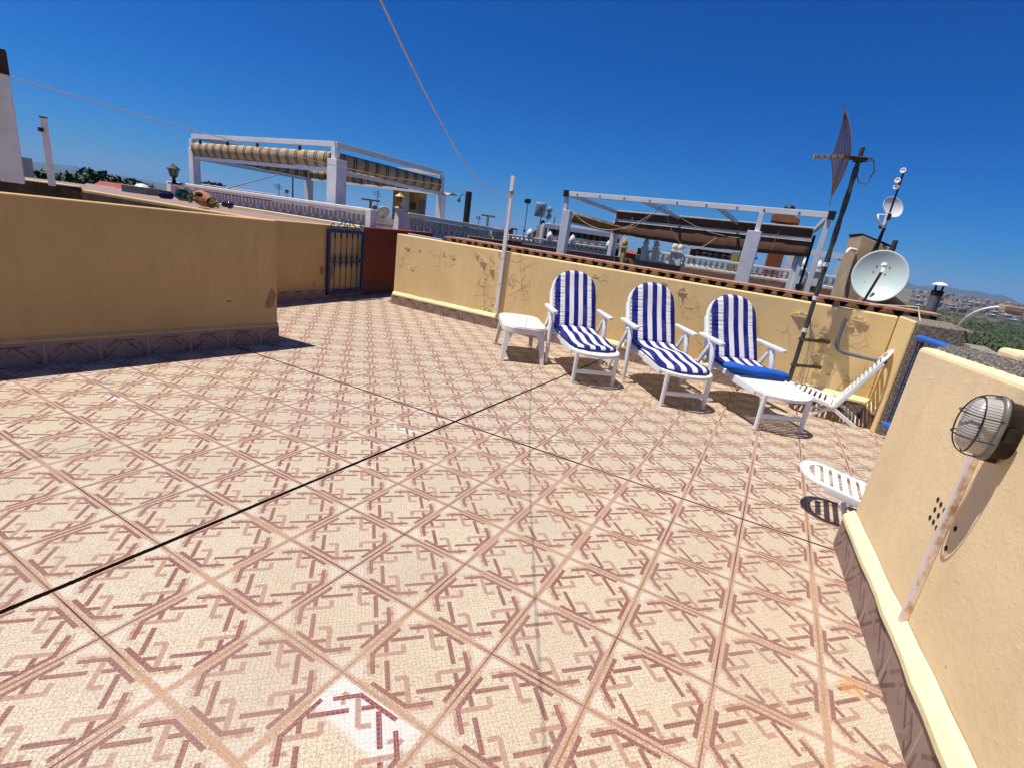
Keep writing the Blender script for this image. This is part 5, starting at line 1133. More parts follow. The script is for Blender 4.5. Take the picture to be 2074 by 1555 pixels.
v0, v1 = D(950, 478, 12.7), D(1245, 520, 14.0); mb = MB(); mb.wall(v0, v1, .25, -1, v0.z, v1.z); mb.build('wall', M_stone, t, .01)
mb = MB(); mb.wall(D(1032, 497, 12.9), D(1235, 526, 13.8), -.04, .5, 1.12, 1.07); mb.build('plain_strip', mat('brown_render', (.23, .125, .085), .85, (.17, .09, .06), 6, .2), t)
t = thing('red_wall', (-3.5, 14, 1), 'small dark red wall section just right of the white clothes post', 'wall')
mb = MB(); mb.wall(D(1028, 487, 12.6), D(1057, 491, 12.6), .06, .6, D(1028, 487, 12.6).z, D(1057, 491, 12.6).z); mb.build('wall', M_red, t)
def baluster(mb, c, h, r_=.05):
    mb.lathe([(r_*.9, 0), (r_*.9, .08*h), (r_*.45, .14*h), (r_*1.0, .34*h), (r_*.85, .45*h), (r_*.38, .60*h), (r_*.55, .68*h), (r_*.38, .74*h), (r_*.8, .88*h), (r_*.9, h)], c, n=8)
def finial_post(p, z0, z1, par, m=M_whs, w_=.07):
    mb = MB(); mb.box((p.x, p.y, (z0+z1)/2), (w_, w_, (z1-z0)/2)); mb.box((p.x, p.y, z1+.02), (w_*1.35, w_*1.35, .022)); mb.lathe([(.035, 0), (.07, .03), (.085, .08), (.065, .15), (.03, .21), (0, .25)], (p.x, p.y, z1+.04), n=10); mb.build('finial_post', m, par, .006)
t = thing('balustrade', (1, 12, 1), 'long white classical balustrade with finial posts on the brown stone wall', 'balustrade')
zb, ztp = 1.17, 1.465; f0, f1 = w0.lerp(w1, .115), w0.lerp(w1, .995); yo = Vector((0, .12, 0))
mb = MB(); mb.bar((f0.x, f0.y+.12, ztp-.03), (f1.x, f1.y+.12, ztp-.03), .14, .06); mb.bar((f0.x, f0.y+.12, zb+.03), (f1.x, f1.y+.12, zb+.03), .13, .05); mb.build('rails', M_whs, t, .008)
LL = (f1-f0).length; nB = int(LL/.135); proto = None
for i in range(nB):
    q = (i+.5)/nB; c = f0.lerp(f1, q); 
    mb = None
    if proto is None: mb = MB(); baluster(mb, Vector((0, 0, 0)), ztp-zb-.11); proto = mb.build('baluster', M_whs, t, world=False); proto.location = Vector((c.x, c.y+.12, zb+.055))-t.location
    elif i < 95: o = proto.copy(); S.collection.objects.link(o); o.location = Vector((c.x, c.y+.12, zb+.055))-t.location
for px in (1310, 1335, 1375, 1388, 1632, 1658):
    q = (px-1245)/477; c = w0.lerp(w1, q); finial_post(Vector((c.x, c.y+.05, 0)), zb, ztp+.03, t)
t = thing('gate_post', (-.8, 12, 1), 'yellow painted gate post with a pointed finial beside the white balusters', 'post')
c = D(1262, 512, 14.0); finial_post(c, .9, 1.42, t, M_lyel, .06)
t = thing('planter_wall', (-.4, 12, 1), 'low red and grey planter boxes between the yellow and white gate posts', 'planter')
mb = MB(); a2_, b2_ = D(1268, 512, 14.2), D(1288, 516, 14.2); mb.wall(a2_, b2_, .3, .9, a2_.z, b2_.z); mb.build('red_box', M_rch, t, .005); mb = MB(); a2_, b2_ = D(1289, 516, 14.2), D(1308, 518, 14.2); mb.wall(a2_, b2_, .3, .9, a2_.z, b2_.z); mb.build('grey_box', M_cream, t, .005)
# lattice balustrade
t = thing('balustrade', (-3, 17, 1), 'white diamond-lattice balustrade seen behind the wide left pergola post', 'balustrade')
k0, k1 = D(1030, 477, 16.5), D(1236, 505, 16.5)
mb = MB(); mb.bar(k0, k1, .16, .07); mb.build('handrail', M_whs, t, .01)
mb = MB(); up_ = Vector((0, 0, 1)); n_ = 22; hh = .20
for i in range(n_):
    c = k0.lerp(k1, (i+.5)/n_); dd = (k1-k0)/n_; m_ = c-up_*.14
    for q in ((-.5, 0), (.5, 0)):
        for z_ in (-hh*.5, hh*.5): mb.bar(m_+dd*q[0], m_+up_*z_, .03, .035, (0, 1, 0))
    mb.lathe([(.03, -.02), (.03, .02)], m_, (0, -1, 0), 6)
mb.build('lattice', M_whs, t)
mb = MB(); mb.wall(k0+Vector((0, .08, 0)), k1+Vector((0, .08, 0)), .03, .6, 1.18); mb.build('screen_back', M_grid, t)
mb = MB(); mb.wall(k0, k1, .12, .6, k0.z-.25, k1.z-.25); mb.build('base', M_cream, t)
for i, px in enumerate((1072, 1112, 1158, 1232)):
    c = D(px, 482+(px-1072)*.145, 16.4); mb = MB(); mb.lathe([(.05, 0), (.09, .05), (.10, .14), (.07, .22), (0, .30)], c, n=10); mb.build('finial', M_whs, t)
# ------------------------------------------------------------------ pergola 3 with checked awning
t = thing('pergola', (-3, 20, 1), 'far white pergola with a dark brown and grey checked valance', 'pergola')
e0, e1, e2, e3 = D(1100, 457, 19), D(1264, 481, 19), D(1262, 474, 23), D(1112, 455, 23)
m, N, b = newmat('checked_valance'); tc = N.node('ShaderNodeTexCoord').outputs['Object']; sp = N.node('ShaderNodeSeparateXYZ'); N.l.new(tc, sp.inputs[0])
ph = N.m('FRACT', N.m('DIVIDE', sp.outputs[0], .26)); N.l.new(N.mix(N.m('GREATER_THAN', ph, .5), rgba((.035, .025, .022)), rgba((.16, .10, .075))), b.inputs['Base Color']); b.inputs['Roughness'].default_value = .9; M_chk = m
mb = MB(); mb.bar(e0, e1, .09, .16); mb.bar(e3, e2, .09, .12); mb.bar(e0, e3, .08, .12); mb.bar(e1, e2, .08, .12); mb.bar(e0-Vector((0, 0, .32)), e1-Vector((0, 0, .32)), .06, .06)
for p in (e0, e1, e2, e3): mb.bar((p.x, p.y, -.5), p, .14, .14, (0, 1, 0))
mb.build('frame', M_wht, t, .004)
cloth('valance', e0-Vector((0, -.1, .36)), e1-Vector((0, -.1, .36)), [(0, 0), (.02, -.16), (.0, -.34)], M_chk, t, 60, .01, 4); cloth('valance', e3-Vector((0, 0, .1)), e2-Vector((0, 0, .1)), [(0, 0), (.02, -.16), (.0, -.34)], M_chk, t, 60, .01, 5)
mb = MB(); mb.bar(e0.lerp(e3, .5)-Vector((0, 0, .02)), e1.lerp(e2, .5)-Vector((0, 0, .02)), 3.4, .02); mb.build('roof_sheet', M_wht, t)
t = thing('terrace_house', (-3, 24, 0), 'cream and grey terrace wall with window strip under the far checked pergola', 'building')
mb = MB(); mb.wall(D(1112, 480, 25), D(1170, 486, 25), 2, -3, 1.55); mb.wall(D(1180, 488, 25), D(1270, 503, 25), 2, -3, 1.35); mb.build('wall', M_cream, t)
mb = MB(); h0, h1 = D(1180, 491, 24.5), D(1215, 496, 24.5); mb.wall(h0, h1, .2, 1.2, 1.6); mb.build('hoarding', M_whs, t)
mb = MB(); h0, h1 = D(1150, 487, 24.0), D(1158, 488, 24.0); mb.wall(h0, h1, .5, .8, 1.75); mb.build('blue_panel', M_navy, t)
# ------------------------------------------------------------------ masts, shower, antennas
t = thing('garden_shower', (-3.5, 9, 1), 'black outdoor shower column with a small shower head against the sky', 'shower')
s0_ = D(943, 458, 16.6); s1_ = D(951, 389, 16.6); s1_ = Vector((s0_.x, s0_.y, s1_.z)); mb = MB(); mb.bar((s0_.x, s0_.y, .9), s1_, .17, .12, (.3, 1, 0)); mb.build('column', M_blk, t, .006)
u0 = D(944, 396, 16.6); mb = MB(); mb.tube([u0, u0+Vector((-.12, -.03, .015)), u0+Vector((-.18, -.045, -.045)), u0+Vector((-.20, -.05, -.12))], .014, 6); mb.lathe([(.018, 0), (.065, .10), (.065, .12)], u0+Vector((-.20, -.05, -.11)), (-.25, -.1, -1), 10); mb.build('shower_head', M_dgal, t)
def vmast(px0, py0, px1, py1, d, r_=.012):
    a = D(px0, py0, d); b2_ = D(px1, py1, d); return Vector((b2_.x, b2_.y, a.z)), b2_
t = thing('lamp_mast', (-3, 14, 1), 'thin dark mast topped by a black round fitting, right of the clothes post', 'mast')
a2_, b2_ = vmast(1057, 508, 1070, 408, 13.0); mb = MB(); mb.tube([a2_, b2_], .011, 6); mb.build('rod', M_dgal, t); mb = MB(); mb.box(b2_, (.05, .05, .055)); mb.lathe([(.03, 0), (.055, .06), (.055, .07)], b2_+Vector((-.02, -.02, .01)), (-.8, -.4, -.2), 10); mb.ball(a2_.lerp(b2_, .41), .035, 6); mb.build('fitting', M_blk, t, .01)
mb = MB(); q = a2_+Vector((0, 0, -.02)); mb.bar(q+Vector((-.02, 0, .02)), q+Vector((.12, 0, .0)), .02, .02); mb.bar(q+Vector((.12, 0, 0)), q+Vector((.12, 0, -.12)), .02, .02); mb.bar(q+Vector((-.02, 0, -.08)), q+Vector((.12, 0, -.1)), .02, .02); mb.build('bracket', M_dgal, t)
t = thing('sheet_antenna', (-3, 20, 2), 'square curved pale mesh sheet antenna on a dark mast', 'antenna')
a2_, b2_ = vmast(1091, 485, 1098, 425, 20); mb = MB(); mb.tube([a2_, b2_], .02, 6); mb.box(b2_+Vector((0, -.1, 0)), (.05, .05, .08)); mb.build('mast', M_dgal, t)
m_sheet = mat('blue_grey_mesh_sheet', (.16, .24, .34), .6, (.13, .20, .29), 10, .1); mb = MB(); vs = []; cs = D(1095, 425, 20.3); vx = Vector((math.cos(YAW), -math.sin(YAW), 0))
for i in range(7):
    for j in range(7):
        u_, v_ = (i-3)/3, (j-3)/3; vs.append(cs+vx*(u_*.21)*(1.02)+Vector((0, 0, v_*.27))+Vector((-vx.y, vx.x, 0))*(.06*(u_*u_)+.03*v_*v_))
mb.add(vs, [(i*7+j, (i+1)*7+j, (i+1)*7+j+1, i*7+j+1) for i in range(6) for j in range(6)], True); o = mb.build('sheet', m_sheet, t); so = o.modifiers.new('t', 'SOLIDIFY'); so.thickness = .01
t = thing('disc_antenna', (-3, 20, 2), 'two pale round mesh antennas stacked on one thin mast', 'antenna')
a2_, b2_ = vmast(1108, 460, 1113, 424, 20); mb = MB(); mb.tube([a2_-Vector((0, 0, .3)), b2_], .014, 6)
for z_, px, py in ((0, 1113, 426), (1, 1111, 439)):
    c = D(px, py, 20.1)
    for k in range(3): an = k*PI/3; mb.tube([c-vx*.12*math.cos(an)-Vector((0, 0, .12*math.sin(an))), c+vx*.12*math.cos(an)+Vector((0, 0, .12*math.sin(an)))], .007, 4)
mb.build('mast', M_dgal, t); mb = MB()
for px, py in ((1113, 426), (1111, 439)): mb.lathe([(.0, -.004), (.12, -.002), (.122, .006), (0, .002)], D(px, py, 20.15), (.3, -.9, .1), 20)
mb.build('disc', m_sheet, t)
t = thing('chimney', (-3, 20, 1), 'grey chimney with a round black cowl behind the lattice balustrade', 'chimney')
c = D(1099, 456, 20); mb = MB(); mb.box((c.x, c.y, c.z/2-.6), (.16, .16, c.z/2+.55)); mb.build('stack', M_tan, t); mb = MB(); mb.lathe([(.05, -.08), (.05, 0), (.075, .03), (.085, .09), (.07, .15), (0, .17)], c, n=12); mb.build('cowl', M_blk, t)
t = thing('spike_mast', (-2, 20, 1), 'short stubby antenna rod right of the disc antennas', 'antenna'); a2_, b2_ = vmast(1123, 462, 1124, 440, 20); mb = MB(); mb.tube([a2_-Vector((0, 0, .2)), b2_-Vector((0, 0, .25))], .008, 5); mb.tube([b2_-Vector((0, 0, .28)), b2_], .022, 6); mb.build('rod', M_dgal, t)
def tmast(px, py, d, w_, h_, m_, label):
    c = D(px, py, d); t = thing('wooden_t_post', c, label, 'post'); mb = MB(); mb.bar(c-vx*w_/2+Vector((0, 0, .0)), c+vx*w_/2+Vector((0, 0, -.0)), .05, .05); mb.bar(c-Vector((0, 0, h_)), c, .055, .055, (0, 1, 0)); mb.build('frame', m_, t); return t
M_oldw = mat('weathered_timber', (.38, .29, .19), .85, (.26, .19, .12), 10, .3)
tmast(751, 406, 17, .58, 1.0, M_oldw, 'weathered wooden T post between the pergola casing and the yellow lantern')
tmast(989, 438, 17, .46, .8, M_oldw, 'weathered wooden T post between the black shower and the white clothes post')
def smallant(px0, py0, px1, py1, d, label, n_=4, w_=.25):
    a, b2_ = vmast(px0, py0, px1, py1, d); t = thing('roof_antenna', a, label, 'antenna'); mb = MB(); mb.tube([a-Vector((0, 0, .4)), b2_], .012, 5)
    for k in range(n_): q = a.lerp(b2_, .6+.4*k/n_); mb.tube([q-vx*w_*(.5+.1*k), q+vx*w_*(.5-.1*k)], .007, 4)
    mb.build('rods', M_dgal, t)
for args in ((762, 418, 766, 385, 18, 'dark twin-rod roof antenna right beside the wooden T post'), (975, 455, 971, 438, 16, 'small roof antenna left of the second wooden T post', 3, .18), (563, 400, 565, 372, 20, 'small roof antenna seen through the left bay of the striped pergola'), (1047, 470, 1047, 464, 24, 'tiny roof antenna on the horizon right of the clothes post', 3, .12), (1324, 500, 1327, 487, 20, 'tiny dark rod antenna above the white finials', 2, .1), (1499, 512, 1504, 496, 17, 'thin dark rod on the cream block behind the balusters', 1, .05)): smallant(*args)
t = thing('small_dish', (-9, 14, 1), 'small white dish tilted up left of the yellow lantern', 'satellite dish'); c = D(776, 431, 14); mb = MB(); mb.lathe([(0, -.05), (.10, -.035), (.18, 0), (.185, .005), (.10, -.045), (0, -.06)], c, (-.75, .3, .5), 18); mb.build('reflector', M_plasw, t); mb = MB(); mb.tube([c, c-Vector((0, 0, .35))], .015, 6); mb.build('foot', M_dgal, t)
t = thing('small_dish', (-9, 14, 1), 'small round brownish dish under the wooden T post', 'satellite dish'); c = D(760, 425, 15); mb = MB(); mb.lathe([(0, -.04), (.08, -.03), (.12, 0), (.125, .005), (.07, -.035), (0, -.05)], c, (.3, -.8, .3), 16); mb.build('reflector', mat('brownish_dish', (.30, .25, .22), .6, bump=0), t); mb = MB(); mb.tube([c, c-Vector((0, 0, .25))], .015, 6); mb.build('foot', M_dgal, t)
t = thing('small_dish', (-12, 20, 1), 'tiny round dish seen through the left bay of the striped pergola', 'satellite dish'); c = D(581, 388, 20); mb = MB(); mb.lathe([(0, -.02), (.08, .0), (.082, .005), (0, -.03)], c, (.3, -.9, .1), 14); mb.tube([c, c-Vector((0, 0, .45))], .01, 5); mb.build('reflector', M_gal, t)
smallm = D(592, 404, 18); a2_, b2_ = vmast(592, 404, 593, 361, 18); t = thing('flag_pole', a2_, 'dark upright pole standing inside the striped pergola view', 'pole'); mb = MB(); mb.tube([a2_-Vector((0, 0, .5)), b2_], .022, 8); mb.build('pole', M_dgal, t)
# roof structures around
t = thing('roof_house', (-9, 15, 0), 'cream and tan roof house standing behind the right bay of the striped pergola', 'building')
h0, h1, h2 = D(824, 385, 16), D(842, 385, 16), D(860, 388, 16.6)
mb = MB(); hz = D(830, 378, 16).z+.1; mb.wall(D(807, 440, 16), D(827, 440, 16), 1.5, -1, hz); mb.build('cream_wall', M_cream, t); mb = MB(); mb.wall(D(828, 440, 16.1), D(845, 440, 16.1), 1.3, -1, hz-.05); mb.build('tan_wall', M_tan, t)
mb = MB(); mb.wall(D(846, 440, 15.9), D(861, 440, 16.1), 1.2, -1, hz-.08); mb.build('ochre_wall', M_lyel, t)
mb = MB(); a2_ = D(848, 420, 15.8); b2_ = D(858, 420, 16.0); mb.wall(a2_, b2_, -.03, a2_.z-.3, a2_.z+.22); mb.build('grille', M_gal, t); mb = MB(); a2_ = D(837, 418, 16.0); mb.box(a2_, (.06, .06, .09)); mb.build('vent', M_dgal, t)
def boxhouse(name, label, a, b2_, depth, z0, z1, m_, cat='building', roofm=None, win=0):
    t = thing(name, ((a.x+b2_.x)/2, (a.y+b2_.y)/2, z0), label, cat); mb = MB(); mb.wall(a, b2_, depth, z0, z1); mb.build('wall', m_, t)
    if roofm: mb = MB(); d = (b2_-a); d.z = 0; d.normalize(); n_ = Vector((-d.y, d.x, 0)); A2 = Vector((a.x, a.y, z1))-d*.2-n_*.2; B2 = Vector((b2_.x, b2_.y, z1))+d*.2-n_*.2; C2 = B2+n_*(depth+.4); D2 = A2+n_*(depth+.4); r1 = A2.lerp(D2, .5)+d*(b2_-a).length*.25+Vector((0, 0, depth*.045)); r2 = B2.lerp(C2, .5)-d*(b2_-a).length*.25+Vector((0, 0, depth*.045)); mb.add([A2, B2, C2, D2, r1, r2], [(0, 1, 5, 4), (1, 2, 5), (2, 3, 4, 5), (3, 0, 4), (3, 2, 1, 0)]); mb.build('roof', roofm, t)
    for k in range(win):
        q = (k+.5)/win; c = a.lerp(b2_, q); d = (b2_-a); d.z = 0; d.normalize(); n_ = Vector((d.y, -d.x, 0)); mb = MB(); mb.bar(Vector((c.x, c.y, z0+(z1-z0)*.35))+n_*.02, Vector((c.x, c.y, z0+(z1-z0)*.8))+n_*.02, .5 if win > 1 else .3, .03, tuple(n_)); mb.build('window', M_dgal, t)
    return t
boxhouse('flat_house', 'flat-topped pale house with dark narrow window behind the thick white post', D(48, 366, 24), D(71, 366, 24.4), 5, -2, D(60, 321, 24).z, M_cream, win=1)
boxhouse('flat_house', 'grey house wall with dark roof edge at the far left picture edge', D(-30, 360, 18), D(4, 368, 18), 4, -2, D(2, 322, 18).z, M_tan, win=1)
M_rroof = mat('red_tile_roof', (.32, .065, .035), .8, (.22, .05, .03), 8, .3, 30, .02)
boxhouse('low_house', 'low pink-walled house with a red tile roof in front of the pines', D(168, 380, 19), D(240, 389, 19), 5, -2, D(200, 381, 19).z, M_pink, roofm=None)
boxhouse('red_roof_house', 'red hipped tile roof just right of the pine crowns', D(190, 378, 30), D(276, 388, 30), 7, -3, D(230, 387, 30).z, M_pink, roofm=M_rroof)
boxhouse('low_house', 'small white wall box left of the grey roof ventilator', D(238, 390, 17), D(281, 396, 17), 3, -2, D(260, 388, 17).z-.06, M_whs)
t = thing('roof_ventilator', (-12, 7, 1), 'grey metal roof ventilator box on a dark pedestal left of the lantern', 'ventilator'); c = D(288, 387, 15); mb = MB(); mb.box(c, (.29, .25, .085), -YAW); mb.build('hood', M_gal, t, .01); mb = MB(); mb.box(c-Vector((-.02, 0, .28)), (.13, .13, .2), -YAW); mb.build('pedestal', M_blk, t); mb = MB(); mb.lathe([(.14, 0), (.1, .05), (0, .075)], c+Vector((0, 0, .085)), n=12); mb.build('dome', M_plasw, t)
mb = MB(); a2_, b2_ = D(400, 377, 40), D(556, 398, 40)
t = thing('flat_roof_house', a2_, 'long flat roof with dark blue tarpaulin edge and thin white railing under the striped pergola', 'building')
mb = MB(); mb.wall(D(447, 392, 34), D(552, 406, 34), 8, -4, D(450, 382, 34).z, D(552, 395, 34).z); mb.build('blue_sheet', mat('dark_blue_sheet', (.012, .04, .09), .7, (.01, .03, .07), 2, .2), t)
mb = MB(); 
for q in range(8): p = D(405+q*21, 376+q*3, 33); mb.tube([p-Vector((0, 0, .35)), p], .025, 5)
mb.tube([D(400, 373, 33), D(556, 395, 33)], .03, 5); mb.build('railing', M_wht, t)
# stuff right of pergola 3: far roofs
for i, (px, py, w_, d, col, lab) in enumerate(((1296, 506, 9, 26, M_blk, 'small dark box on a roof behind the white finials'), (1494, 512, 22, 22, M_lyel, 'cream block with sloping top behind the balusters'), (1036, 468, 7, 24, M_rch, 'short dark red chimney pot block right of the clothes post'), (1083, 473, 7, 26, M_rch, 'short dark red chimney block left of the grey chimney'))):
    a2_, b2_ = D(px-w_/2, py, d), D(px+w_/2, py+w_*.14, d); t = thing('roof_block', a2_, lab, 'chimney' if i > 1 else 'roof block'); mb = MB(); mb.wall(a2_, b2_, .5, -.5, D(px, py-(0 if i == 1 else 3), d).z+(.0)); mb.build('block', col, t)
    if i > 1: mb = MB(); mb.box(((a2_.x+b2_.x)/2, (a2_.y+b2_.y)/2+.2, D(px, py-3, d).z+.03), (.13, .3, .035), -YAW); mb.build('clay_cap', M_terra, t)
t = thing('sail_awning', (1, 22, 1), 'small bright blue and white awning corner left of the wide white pergola post', 'awning'); mb = MB(); p = [D(1508, 516, 22), D(1532, 514, 22), D(1534, 526, 21), D(1510, 527, 21)]; mb.add(p, [(0, 1, 2, 3)]); mb.add([v+Vector((0, 0, .05)) for v in p], [(0, 1, 2, 3)]); o = mb.build('cloth', M_rail, t); so = o.modifiers.new('t', 'SOLIDIFY'); so.thickness = .02
mb = MB(); mb.bar(D(1506, 514, 22), D(1536, 515, 22), .1, .06); mb.build('white_edge', M_whs, t)
t = thing('pergola', (3, 20, 1), 'far thin white pergola frame seen between the brown awning posts and the tan chimney block', 'pergola')
mb = MB(); g0, g1 = D(1592, 508, 21), D(1728, 524, 21); mb.bar(g0, g1, .08, .14); g2, g3 = D(1592, 504, 25), D(1724, 519, 25); mb.bar(g2, g3, .08, .12); mb.bar(D(1410, 478, 24), D(1535, 497, 24), .08, .16) 
for p in (D(1702, 520, 21), D(1712, 521, 25)): mb.bar((p.x, p.y, 0), p, .09, .09, (0, 1, 0))
mb.build('frame', M_wht, t)
t = thing('pergola', (1, 24, 1), 'low white frame with a dark pleated valance behind the balusters', 'pergola'); g0, g1 = D(1398, 500, 23), D(1488, 512, 23); mb = MB(); mb.bar(g0, g1, .08, .10); mb.bar((g0.x, g0.y, 0), g0, .09, .09, (0, 1, 0)); mb.bar((g1.x, g1.y, 0), g1, .09, .09, (0, 1, 0)); mb.build('frame', M_wht, t); cloth('valance', g0-Vector((0, 0, .05)), g1-Vector((0, 0, .05)), [(0, 0), (.02, -.15), (0, -.28)], M_chk, t, 50, .01, 9)
t = thing('terrace_house', (3, 24, 0), 'white rendered stair house between the two right posts of the brown awning pergola', 'building'); mb = MB(); mb.wall(D(1588, 540, 22), D(1606, 542, 22), 2, -2, D(1592, 514, 22).z, D(1606, 518, 22).z); mb.build('wall', M_whs, t)
# neighbour roofs: plain blocks that fill the middle distance under the horizon
rq = random.Random(21); M_roofs = [M_pink, M_cream, M_tan, M_cream, M_whs]
names = ['pink', 'cream', 'tan', 'red-roofed', 'white']
for i, (px, d) in enumerate([(610, 26), (700, 30), (770, 28), (845, 32), (905, 27), (1010, 36), (1062, 42), (1095, 38), (1290, 30), (1330, 34), (1380, 30), (1450, 36), (1540, 32), (1640, 30), (1700, 34)]):
    k = i % 5; wpx = rq.uniform(26, 44); hz_ = 1.416-rq.uniform(.25, .55)*d/28
    a2_, b2_ = D(px-wpx, 500, d), D(px+wpx, 500, d*1.02); boxhouse('distant_house', '%s flat roof house low on the horizon, %s' % (names[k], ['far left behind the striped pergola', 'behind the big pergola post', 'behind the wooden T post', 'behind the roof house', 'left of the black shower', 'just behind the clothes post', 'right of the clothes post', 'behind the grey chimney', 'behind the yellow gate post', 'behind the white finial posts', 'left of the palm', 'right of the palm', 'behind the wide pergola post', 'behind the rear right pergola post', 'behind the tan chimney block'][i]), a2_, b2_, 6, -8, hz_, M_roofs[k], roofm=M_rroof if k == 3 else None)
# ------------------------------------------------------------------ palm
t = thing('palm_tree', (0, 60, 0), 'small palm crown rising behind the brown awning pergola', 'palm tree'); c = D(1412, 487, 55)
mb = MB(); mb.tube([(c.x, c.y, -6), (c.x+.1, c.y, c.z)], [.2, .14], 8); mb.build('trunk', M_oldw, t)
mb = MB(); rq = random.Random(5)
for k in range(46):
    an = rq.uniform(0, 2*PI); el = rq.uniform(-.7, 1.2); L = rq.uniform(.55, .95); d = Vector((math.cos(an)*math.cos(el), math.sin(an)*math.cos(el), math.sin(el)))
    P = [c+d*L*q-Vector((0, 0, .55*L*q*q)) for q in (0, .3, .6, .85, 1)]
    for i in range(4):
        for s_ in (-1, 1):
            sd_ = d.cross(Vector((0, 0, 1))).normalized()*s_*.16; mb.add([P[i], P[i+1], P[i+1]+sd_*(1-i*.15)-Vector((0, 0, .10)), P[i]+sd_*(1-i*.1)-Vector((0, 0, .08))], [(0, 1, 2, 3)])
mb.build('crown', M_leaf, t)
# ------------------------------------------------------------------ pines at the left
def tree(px, py_top, d, rw, rh, label, seed, n_=2600, m_=None, size=.20, name='pine_tree'):
    c = D(px, py_top, d); c.z -= rh; t = thing(name, (c.x, c.y, c.z-5), label, 'tree'); rq = random.Random(seed)
    mb = MB(); mb.tube([(c.x, c.y, c.z-7), (c.x+.2, c.y, c.z-2), (c.x, c.y, c.z)], [.28, .2, .1], 8)
    clumps = []
    for k in range(22):
        an = rq.uniform(0, 2*PI); rr_ = rq.random()**.5; z_ = rq.uniform(-.9, .75); q = math.sqrt(max(.05, 1-z_*z_)); p = c+Vector((rw*rr_*q*math.cos(an), rw*rr_*q*math.sin(an), rh*z_)); clumps.append(p)
        if k < 9: mb.tube([(c.x, c.y, c.z-rh*.8), Vector((c.x, c.y, c.z-rh*.5)).lerp(p, .5), p], [.09, .06, .02], 5)
    clumps.append(c+Vector((0, 0, rh*.8))); mb.build('trunk', M_oldw, t); mb = MB()
    for p in clumps: leaves(mb, p, rw*.36*rq.uniform(.7, 1.25), n_//23, size, rq, (1, 1, .75), .3)
    mb.build('crown', m_ or M_leafd, t); return t
tree(90, 352, 48, 2.4, 1.6, 'dark green pine crown behind the slim white post', 3)
tree(181, 341, 50, 2.1, 2.4, 'tallest dark pine, pointed crown right of the slim white post', 4)
tree(212, 356, 52, 2.8, 2.0, 'broad dark pine right of the tallest one', 5)
tree(268, 371, 60, 2.6, 1.4, 'low dark pine crown behind the roof ventilator', 6)
tree(140, 362, 46, 2.4, 1.5, 'low dark pine filling the gap left of the tallest pine', 7)
tree(425, 375, 55, 2.0, 1.0, 'small dark tree seen between the first pergola post and blue sheet', 8)
tree(1022, 464, 60, .8, .7, 'tiny dark tree ball on the rail left of the clothes post', 9, 900)
# ------------------------------------------------------------------ land: one sheet to the horizon, valley woods, town, mountains
def hgt(x, y):
    r_ = math.hypot(x, y)
    if r_ < 30: return -8.
    k = min(1, (r_-30)/500); h = -8-24*k
    if r_ > 250: h += 5*noise.noise(Vector((x/260, y/260, 0)))*min(1, (r_-250)/400)
    return h
mb = MB(); rings_ = [0, 12, 30, 60, 110, 180, 280, 420, 620, 900, 1300, 1900, 2800, 4200, 6500, 10000, 15500]; n_ = 96; vs = []
for r_ in rings_[1:]:
    for k in range(n_): an = 2*PI*k/n_; x, y = r_*math.cos(an), r_*math.sin(an); vs.append((x, y, hgt(x, y)))
vs.append((0, 0, -8)); o0 = len(vs)-1
fs = [(o0, k, (k+1) % n_) for k in range(n_)]+[(i*n_+k, (i+1)*n_+k, (i+1)*n_+(k+1) % n_, i*n_+(k+1) % n_) for i in range(len(rings_)-2) for k in range(n_)]
mb.add(vs, fs, True)
m, N, b = newmat('valley_ground'); g = N.node('ShaderNodeNewGeometry').outputs['Position']
a1 = N.noise(g, .012, 5, .6); a2 = N.noise(g, .0022, 4, .6); a3 = N.noise(g, .09, 4, .7)
c = N.mix(N.ramp(a1, .42, .58), rgba((.028, .050, .012)), rgba((.17, .095, .045))); c = N.mix(N.ramp(a3, .45, .65), c, rgba((.045, .075, .018))); c = N.mix(N.ramp(a2, .52, .6), c, rgba((.02, .07, .03)))
N.l.new(c, b.inputs['Base Color']); b.inputs['Roughness'].default_value = 1; N.l.new(N.bump(a3, .6, 2), b.inputs['Normal'])
gd_ = mb.build('ground', m); gd_['kind'] = 'structure'
# scrub woodland in the valley on the right (one mass)
mb = MB(); rq = random.Random(31)
for _ in range(1500):
    px = rq.uniform(1780, 2150); d = 150*math.exp(rq.uniform(0, 2.1)); v = ray(px, 620); h_ = math.hypot(v.x, v.y); x, y = CAM.x+v.x/h_*d, CAM.y+v.y/h_*d
    if noise.noise(Vector((x/45, y/45, 3))) < -.08 and d > 230: continue
    z = hgt(x, y); r_ = rq.uniform(2.0, 4.2)*(1 if d < 400 else 1.5); mb_n = int(110 if d < 300 else 40)
    leaves(mb, (x, y, z+r_*.5), r_, mb_n, r_*.22, rq, (1, 1, .8), .45)
m, N, b = newmat('scrub_foliage'); g = N.node('ShaderNodeNewGeometry').outputs['Position']
c = N.mix(N.ramp(N.noise(g, .10, 4, .7), .4, .6), rgba((.026, .052, .007)), rgba((.080, .100, .013))); c = N.mix(N.ramp(N.noise(g, 1.2, 2), .4, .7), c, rgba((.018, .035, .008)))
N.l.new(c, b.inputs['Base Color']); b.inputs['Roughness'].default_value = .8; M_scrub = m
o = mb.build('valley_scrub', M_scrub); o['kind'] = 'stuff'; o['label'] = 'green scrub woodland filling the valley below the town'; o['category'] = 'woodland'
